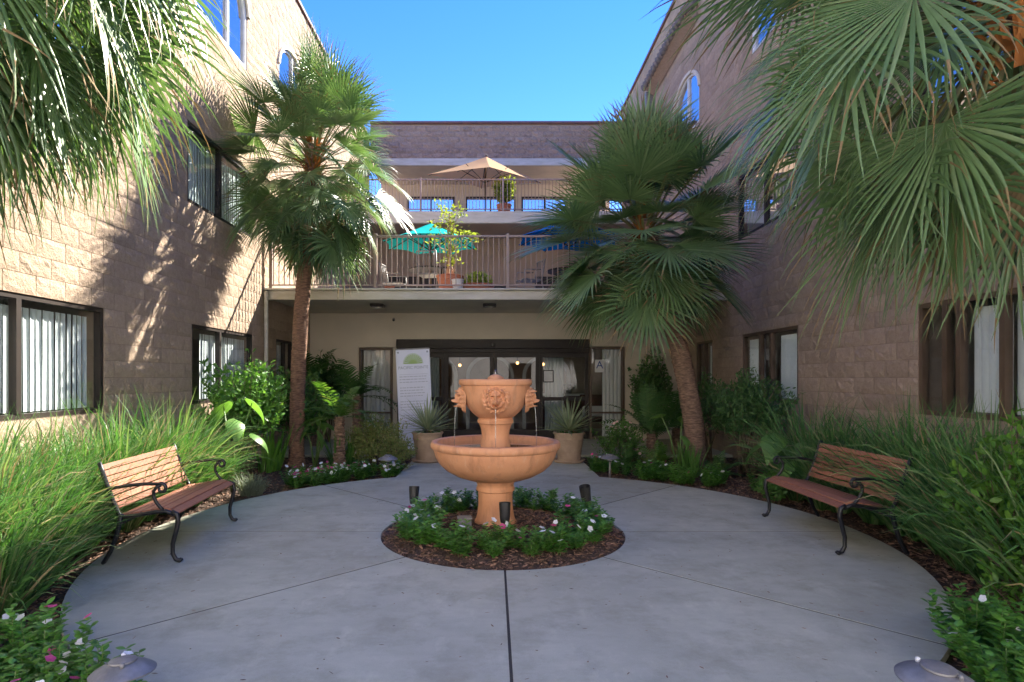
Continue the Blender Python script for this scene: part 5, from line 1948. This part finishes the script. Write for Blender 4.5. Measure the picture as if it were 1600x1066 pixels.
# foreground
pts = [(-2.45, 3.0, 1.0, 3), (-2.2, 2.85, 0.95, 4), (-2.0, 2.7, 0.85, 3), (-2.62, 2.75, 1.0, 2), (-1.74, 2.62, 0.95, 5), (-2.3, 2.55, 0.9, 3), (-2.05, 2.45, 0.8, 2), (-2.4, 2.4, 0.9, 2),
       (-2.5, 3.25, 0.8, 3), (-1.9, 2.5, 0.75, 3)]
for k, (x, y, s, nf) in enumerate(rank_lr(pts)):
    vinca('leafy periwinkle with white and pink flowers, %s from the left in the foreground corner' % ORD[k], x, y, -0.05, 'foreground periwinkles, left', vr, s, 0.72, nf, True)
pts = [(2.62, 3.2, 1.0, 1), (2.5, 2.95, 1.0, 2), (2.75, 3.0, 1.05, 1), (2.35, 2.7, 0.95, 1), (2.6, 2.7, 1.05, 1), (2.25, 2.45, 0.9, 0), (2.85, 3.35, 0.9, 1), (2.5, 2.45, 1.0, 0)]
for k, (x, y, s, nf) in enumerate(rank_lr(pts)):
    vinca('leafy periwinkle with few white flowers, %s from the left in the lower right corner' % ORD[k], x, y, -0.05, 'foreground periwinkles, right', vr, s, 1.0, nf, True)


# ferns
def fern_frond_mesh(rng, elev, L, leaflet, mat, droop=0.5, pairs=26, w=0.2):
    q = QB()
    V, Q = strips([[0, 0, 0]], [[math.cos(elev), 0, math.sin(elev)]], [[0, 1, 0]], L, 0.016, droop, [1, 0.9, 0.8, 0.7, 0.6, 0.5, 0.4, 0.3, 0.2], fold=0.5,
                  bprof=[0.15, 0.2, 0.3, 0.4, 0.5, 0.6, 0.7, 0.8, 0.9])
    q.add(V, Q, 1)
    c = V.reshape(9, 3, 3).mean(1)
    t = np.linspace(0.12, 0.99, pairs)
    idx = t * 8
    i0 = np.minimum(idx.astype(int), 7)
    f = (idx - i0)[:, None]
    P0 = c[i0] * (1 - f) + c[i0 + 1] * f
    T = nrm(c[i0 + 1] - c[i0])
    env = np.sin(np.clip(t * 1.05, 0, 1) * math.pi) ** 0.6 * (1.1 - 0.45 * t)
    for s in (-1, 1):
        D = np.stack([0 * t, np.full(pairs, s), 0 * t], 1) + T * 0.45 + rng.normal(0, 0.06, (pairs, 3)) + np.array([0, 0, 0.1])
        V, Q = strips(P0, D, T, leaflet * env, L / pairs * 0.62, 0.3, [0.7, 1.0, 0.85, 0.6, 0.12], fold=0.15)
        q.add(V, Q, 0)
    return q.mesh('frond', [mat, M['greenstem']])


def fern(name, label, loc, n_, L, leaflet, mat, seed, trunk=0.0, e=(R(10), R(65)), droop=0.45, group=None, cat='fern'):
    rng = np.random.default_rng(seed)
    t = thing(name, label, cat, loc, group=group)
    if trunk:
        mb = MB()
        nn = int(trunk / 0.03)
        mb.lathe([(0.07 * (1 + 0.2 * (k % 2)) * (1.3 - 0.3 * k / nn), trunk * k / nn - 0.05) for k in range(nn + 1)], 14, cap=True, wob=lambda a, z: 0.12 * math.sin(a * 5 + z * 40))
        mb.build('trunk', M['trunk_b'], t)
    ms = [fern_frond_mesh(rng, e[0] + (e[1] - e[0]) * k / 3, L, leaflet, mat, droop, 18 if L > 0.8 else 16) for k in range(4)]
    for k in range(n_):
        s = rng.uniform(0.75, 1.1)
        link('frond', ms[k % 4], t, loc=(0, 0, max(0, trunk - 0.08)), rot=(rng.normal(0, 0.12), rng.normal(0, 0.08), k * 2.4 + rng.normal(0, 0.2)), scale=(s, s, s))
    return t


fern('tree_fern', 'sunlit yellow-green tree fern between the left palm and the doors', (-2.55, 9.75, -0.05), 15, 0.95, 0.22, M['leaf_fern'], 1, 0.95)
fern('tree_fern', 'dark tree fern under the canopy before the left side window', (-2.95, 12.7, -0.05), 16, 1.05, 0.26, M['leaf_ferndark'], 2, 1.2)
fern('tree_fern', 'dark tree fern against the wall in the left corner under the canopy', (-3.9, 12.9, -0.05), 14, 1.0, 0.26, M['leaf_ferndark'], 3, 1.55)
fern('tree_fern', 'upright green fern under the leaning palm', (2.95, 11.0, -0.05), 15, 1.05, 0.22, M['leaf_ferndark'], 4, 0.55, (R(30), R(80)), 0.3)
fern('tree_fern', 'spreading green fern behind the trunk of the leaning palm', (3.6, 11.6, -0.05), 14, 1.0, 0.24, M['leaf_ferndark'], 5, 0.6)
fern('ground_fern', 'low green fern left of the leaning trunk', (2.72, 9.7, -0.05), 16, 0.62, 0.12, M['leaf_fern'], 6, 0.0, (R(25), R(75)))
fern('ground_fern', 'low green fern right of the leaning trunk', (3.5, 9.2, -0.05), 14, 0.5, 0.11, M['leaf_ferndark'], 7, 0.0, (R(25), R(75)))
fern('ground_fern', 'low dark fern between the pink bush and the path', (2.25, 10.1, -0.05), 14, 0.5, 0.11, M['leaf_ferndark'], 8, 0.0, (R(25), R(75)))


# elephant ears
def ear_mesh(rng, L, W):
    """heart-shaped leaf: two halves of a broad ribbon plus back lobes"""
    q = QB()
    V, Q = strips([[-0.28 * L, 0, 0.0]], [[1, 0, -0.1]], [[0, 1, 0]], L * 1.25, W, 0.35, [0.35, 0.8, 1.0, 0.97, 0.85, 0.65, 0.42, 0.2, 0.02], fold=0.35)
    q.add(V, Q)
    return q.mesh('leaf', M['leaf_ear'])


def ears(label, loc, lst, seed, group='elephant ear plants'):
    rng = np.random.default_rng(seed)
    t = thing('elephant_ear', label, 'plant', loc, group=group)
    for (yaw, reach, h, L) in lst:
        yaw = R(yaw)
        e = Vector((math.cos(yaw) * reach, math.sin(yaw) * reach, h))
        mb = MB()
        mb.tube([(0, 0, -0.05), e * 0.5 + Vector((0, 0, h * 0.16)), e], [0.018, 0.014, 0.008], 8)
        mb.build('stalk', M['greenstem'], t, True)
        link('leaf', ear_mesh(rng, L, L * 0.72), t, loc=e, rot=(rng.normal(0, 0.2), R(25) + rng.normal(0, 0.2), yaw + rng.normal(0, 0.3)))


ears('elephant ear plant with pale green leaves before the left shrub', (-3.55, 8.0, -0.05), [(160, 0.15, 1.15, 0.42), (20, 0.25, 1.2, 0.36), (-60, 0.3, 0.95, 0.34), (-10, 0.35, 0.75, 0.3), (100, 0.2, 0.9, 0.3)], 1)
ears('elephant ear plant just right of the left palm trunk', (-3.0, 9.9, -0.05), [(10, 0.2, 0.75, 0.32), (-50, 0.2, 0.6, 0.3), (170, 0.15, 0.65, 0.28), (80, 0.2, 0.8, 0.28)], 2)
ears('tall elephant ear left of the leaning trunk', (2.95, 9.35, -0.05), [(175, 0.28, 0.95, 0.26), (60, 0.2, 0.9, 0.24), (-70, 0.15, 0.6, 0.24)], 3)
ears('broad elephant ear plant behind the shaded bench', (3.85, 7.4, -0.05), [(200, 0.4, 0.80, 0.42), (-40, 0.35, 0.88, 0.42), (165, 0.45, 0.68, 0.38), (-110, 0.35, 0.7, 0.36), (230, 0.5, 0.5, 0.3)], 4)

# shrubs
bush('leafy_shrub', 'sunlit broadleaf shrub below the left wing windows', 'shrub', (-3.85, 9.15, -0.05), (0.62, 0.75, 0.62), 190, 22, 0.10, 0.042, M['leaf_mid'], 11, 9, zc=1.25)
bush('leafy_shrub', 'broadleaf shrub behind the left palm trunk', 'shrub', (-3.55, 10.6, -0.05), (0.55, 0.5, 0.6), 130, 20, 0.10, 0.042, M['leaf_mid'], 12, 7, zc=1.15)
bush('fine_shrub', 'airy olive shrub with fine leaves before the banner', 'shrub', (-1.98, 10.0, -0.05), (0.62, 0.45, 0.45), 420, 26, 0.042, 0.016, M['leaf_olive'], 13, 14, zc=0.5, shell=0.1)
bush('fine_shrub', 'low olive shrub with fine leaves left of the left pot', 'shrub', (-1.62, 9.75, -0.05), (0.36, 0.35, 0.3), 200, 24, 0.04, 0.015, M['leaf_olive'], 14, 8, zc=0.35, shell=0.1)
bush('bamboo_shrub', 'dense dark feathery shrub on bare canes below the right wing windows', 'shrub', (4.0, 9.3, -0.05), (0.58, 0.95, 0.48), 300, 24, 0.075, 0.022, M['leaf_dark'], 15, 16, zc=1.18)
bush('bamboo_shrub', 'dark feathery shrub behind the leaning trunk beside the right wing', 'shrub', (3.95, 10.9, -0.05), (0.5, 0.6, 0.5), 160, 22, 0.075, 0.022, M['leaf_dark'], 16, 9, zc=1.15)
bush('climbing_shrub', 'dark leafy climber in the right corner of the entrance', 'shrub', (3.65, 13.5, -0.05), (0.5, 0.4, 0.95), 190, 20, 0.09, 0.045, M['leaf_dark'], 17, 8, zc=1.35)
bush('climbing_shrub', 'dark leafy climber in the left corner of the entrance', 'shrub', (-3.9, 13.7, -0.05), (0.5, 0.35, 0.8), 150, 20, 0.09, 0.045, M['leaf_dark'], 18, 8, zc=1.3)
bush('rose_bush', 'green bush with small pale pink flowers right of the right pot', 'shrub', (2.25, 10.4, -0.05), (0.45, 0.45, 0.42), 150, 20, 0.05, 0.024, M['leaf_mid'], 19, 8, zc=0.45, flowers=(FLO, 45, 1.3))
bush('leafy_shrub', 'bright green shrub at the right edge before the dark grass', 'shrub', (3.45, 3.95, -0.05), (0.33, 0.45, 0.42), 110, 16, 0.075, 0.038, M['leaf_bright'], 20, 7, zc=0.85)
bush('leafy_shrub', 'low bright green shrub at the right edge near the foreground', 'shrub', (3.25, 3.55, -0.05), (0.25, 0.3, 0.3), 60, 16, 0.06, 0.03, M['leaf_bright'], 21, 5, zc=0.4)
bush('leafy_shrub', 'low rounded green plant at the foot of the shaded bench', 'shrub', (3.45, 7.2, -0.05), (0.22, 0.25, 0.2), 60, 16, 0.06, 0.035, M['leaf_mid'], 22, 4, zc=0.22)


# potted spiky plants
def pot_mesh(parent, r, h, mat, soil=True):
    mb = MB()
    mb.lathe([(0.0, 0.0), (r * 0.70, 0.0), (r * 0.72, 0.02), (r * 0.84, h * 0.55), (r * 0.90, h * 0.74), (r * 0.93, h * 0.76), (r * 0.93, h * 0.80), (r * 0.91, h * 0.81), (r * 0.95, h * 0.93), (r, h * 0.94),
              (r * 1.02, h * 0.97), (r, h), (r * 0.9, h), (r * 0.88, h * 0.9), (0.0, h * 0.9)], 40)
    mb.build('pot', mat, parent, 40)


for label, px_, Y in (('clay pot of spiky grey-green leaves beside the white banner', 668, 10.55), ('clay pot of spiky grey-green leaves right of the fountain', 889, 10.5)):
    X_ = (px_ - CX) / FPX * Y
    t = thing('potted_plant', label, 'potted plant', (X_, Y, 0.0), group='clay pots at the entrance')
    pot_mesh(t, 0.28, 0.53, M['potclay'])
    MB().lathe([(0.0, 0.0), (0.26, 0.0), (0.29, 0.045), (0.275, 0.05), (0.2, 0.03)], 32).build('saucer', M['potclay'], t, True)
    bnd = MB()
    for k in range(14):
        a = 2 * math.pi * k / 14
        bnd.tube([(0.247 * math.cos(a + q * 0.18), 0.247 * math.sin(a + q * 0.18), 0.40 + 0.022 * math.sin(q * 3.14)) for q in (0, 0.33, 0.66, 1, 1.33, 1.66, 2)], 0.008, 5)
    bnd.build('garland', M['potclay'], t, True)
    rng = np.random.default_rng(int(px_))
    n_ = 125
    D = rand_dirs(n_, rng, -0.05, 1.0)
    q = QB()
    V, Q = strips(np.array([[0, 0, 0.56]]) + D * 0.03, D, side_of(D, rng, 0.2), rng.uniform(0.42, 0.70, n_), 0.026, 0.10, [0.5, 0.9, 1.0, 0.85, 0.6, 0.05], fold=0.35)
    q.add(V, Q)
    q.build('spiky_leaves', M['leaf_grey'], t)
    q = QB()
    n_ = 120
    D = rand_dirs(n_, rng, 0.0, 0.8)
    a = rng.uniform(0, 6.28, n_)
    V, Q = strips(np.stack([np.cos(a) * 0.2, np.sin(a) * 0.2, np.full(n_, 0.49)], 1), D, side_of(D, rng), 0.09, 0.035, 0.3, LEAF, fold=0.2)
    q.add(V, Q)
    q.build('underplanting', M['leaf_dark'], t)

# terrace pots
t = thing('potted_plant', 'tall spindly plant in a terracotta pot on the lower terrace', 'potted plant', (-0.9, 12.15, 3.236), group='terrace pots')
pot_mesh(t, 0.28, 0.36, M['potred'])
rng = np.random.default_rng(77)
mb = MB()
tips = []
for k in range(4):
    x, y = rng.normal(0, 0.05, 2)
    p = [Vector((x, y, 0.3))]
    for i in range(7):
        p.append(p[-1] + Vector((rng.normal(0.005, 0.03), rng.normal(0, 0.03), 0.19)))
    mb.tube(p, [0.022 - 0.0022 * i for i in range(8)], 6)
    tips += p[2:]
for (dx, dz) in ((-0.28, 1.25), (0.3, 1.05), (0.5, 0.98), (0.22, 1.55), (-0.15, 1.6), (-0.33, 0.95)):
    e = Vector((dx, rng.normal(0, 0.1), dz + 0.15))
    mb.tube([(0, 0, dz - 0.1), e * 0.6 + Vector((0, 0, dz * 0.3)), e], [0.012, 0.008, 0.004], 5)
    tips += [e] * 3
mb.build('stems', M['potclay'], t, True)
tips = np.array([list(v) for v in tips])
P0 = np.repeat(tips, 12, 0) + rng.normal(0, 0.075, (len(tips) * 12, 3))
D = rand_dirs(len(P0), rng, -0.3, 1)
q = QB()
V, Q = strips(P0, D, side_of(D, rng), 0.085, 0.045, 0.2, LEAF, fold=0.2)
q.add(V, Q)
q.build('foliage', M['leaf_yellow'], t)
t = thing('potted_plant', 'bushy succulent in a wide terracotta bowl on the lower terrace', 'potted plant', (-0.32, 12.1, 3.236), group='terrace pots')
pot_mesh(t, 0.36, 0.16, M['potred'])
P0 = rand_dirs(900, rng, 0.0, 1) * np.array([0.32, 0.28, 0.30]) * rng.uniform(0.5, 1, (900, 1)) + np.array([0, 0, 0.14])
D = rand_dirs(900, rng, 0.1, 1)
q = QB()
V, Q = strips(P0, D, side_of(D, rng), 0.065, 0.03, 0.1, LEAF, fold=0.3)
q.add(V, Q)
q.build('foliage', M['leaf_yellow'], t)
t = thing('flower_pot', 'small white pot leaning against the tall terrace plant', 'pot', (-0.72, 11.9, 3.236))
pot_mesh(t, 0.13, 0.24, M['potwhite'])
t = thing('flower_pot', 'small terracotta pot at the left end of the lower terrace railing', 'pot', (-2.12, 12.0, 3.236))
pot_mesh(t, 0.11, 0.13, M['potred'])
bush('potted_shrub', 'round yellow-green shrub in a pot on the upper terrace', 'potted plant', (0.33, 18.3, 6.54), (0.36, 0.3, 0.40), 110, 22, 0.10, 0.055, M['leaf_yellow'], 33, 5, zc=0.85)
t_ = [o for o in bpy.data.objects if o.name == 'potted_shrub'][0]
pot_mesh(t_, 0.24, 0.32, M['potred'])

# ------------------------------------------------------------------ bark mulch
rng = np.random.default_rng(91)


def chips(n, sampler, z, name):
    P0 = []
    while len(P0) < n:
        p = sampler()
        if p is not None:
            P0.append(p)
    P0 = np.array(P0)
    D = rand_dirs(n, rng, -0.25, 0.4)
    q = QB()
    V, Q = strips(P0, D, side_of(D, rng, 0.6), rng.uniform(0.015, 0.06, n), rng.uniform(0.006, 0.02, n), 0.1, [0.7, 1.0, 0.6], fold=0.4)
    q.add(V, Q)
    q.build(name, M['chip'], None, smooth=False, kind='stuff', label='brown bark mulch', cat='mulch')


def side_bed():
    y = rng.uniform(2.2, 11.3)
    x = rng.uniform(XL + 0.05, XR - 0.05)
    r = math.hypot(x - PC[0], y - PC[1])
    if r < PR + 0.01 or (px0 - 0.01 < x < px1 + 0.01 and y > PC[1]) or (abs(x) < 1.2 and y < 3):
        return None
    if rng.random() < (y - 2.2) / 14:
        return None
    return (x, y, -0.052 + rng.uniform(0, 0.02))


def round_bed():
    r = BR * math.sqrt(rng.uniform(0, 1)) * 0.995
    a = rng.uniform(0, 6.2832)
    z = np.interp(r, [0, 0.35, 0.7, 0.95, 1.1, 1.168], [0.085, 0.08, 0.06, 0.025, -0.012, -0.03])
    return (PC[0] + r * math.cos(a), PC[1] + r * math.sin(a), z + rng.uniform(0, 0.012))


chips(26000, side_bed, 0, 'mulch')
chips(7000, round_bed, 0, 'mulch')


def litter_spot():
    a = rng.uniform(0, 6.2832)
    r = BR + (PR - BR) * (rng.random() ** (0.35 if rng.random() < 0.6 else 2.5))
    if r < BR + 0.02 or r > PR - 0.02:
        return None
    return (PC[0] + r * math.cos(a), PC[1] + r * math.sin(a), 0.004)


P0 = [p for p in (litter_spot() for _ in range(420)) if p]
D = rand_dirs(len(P0), rng, -0.02, 0.12)
q = QB()
V, Q = strips(P0, D, np.cross(D, [0, 0, 1.0]), rng.uniform(0.008, 0.035, len(P0)), rng.uniform(0.003, 0.012, len(P0)), 0.0, [0.4, 1.0, 0.5], fold=0.15)
V[:, 2] = np.maximum(V[:, 2], 0.002)
q.add(V, Q)
q.build('leaf_litter', M['chip'], None, smooth=False, kind='stuff', label='scattered bits of dry leaf on the concrete', cat='litter')
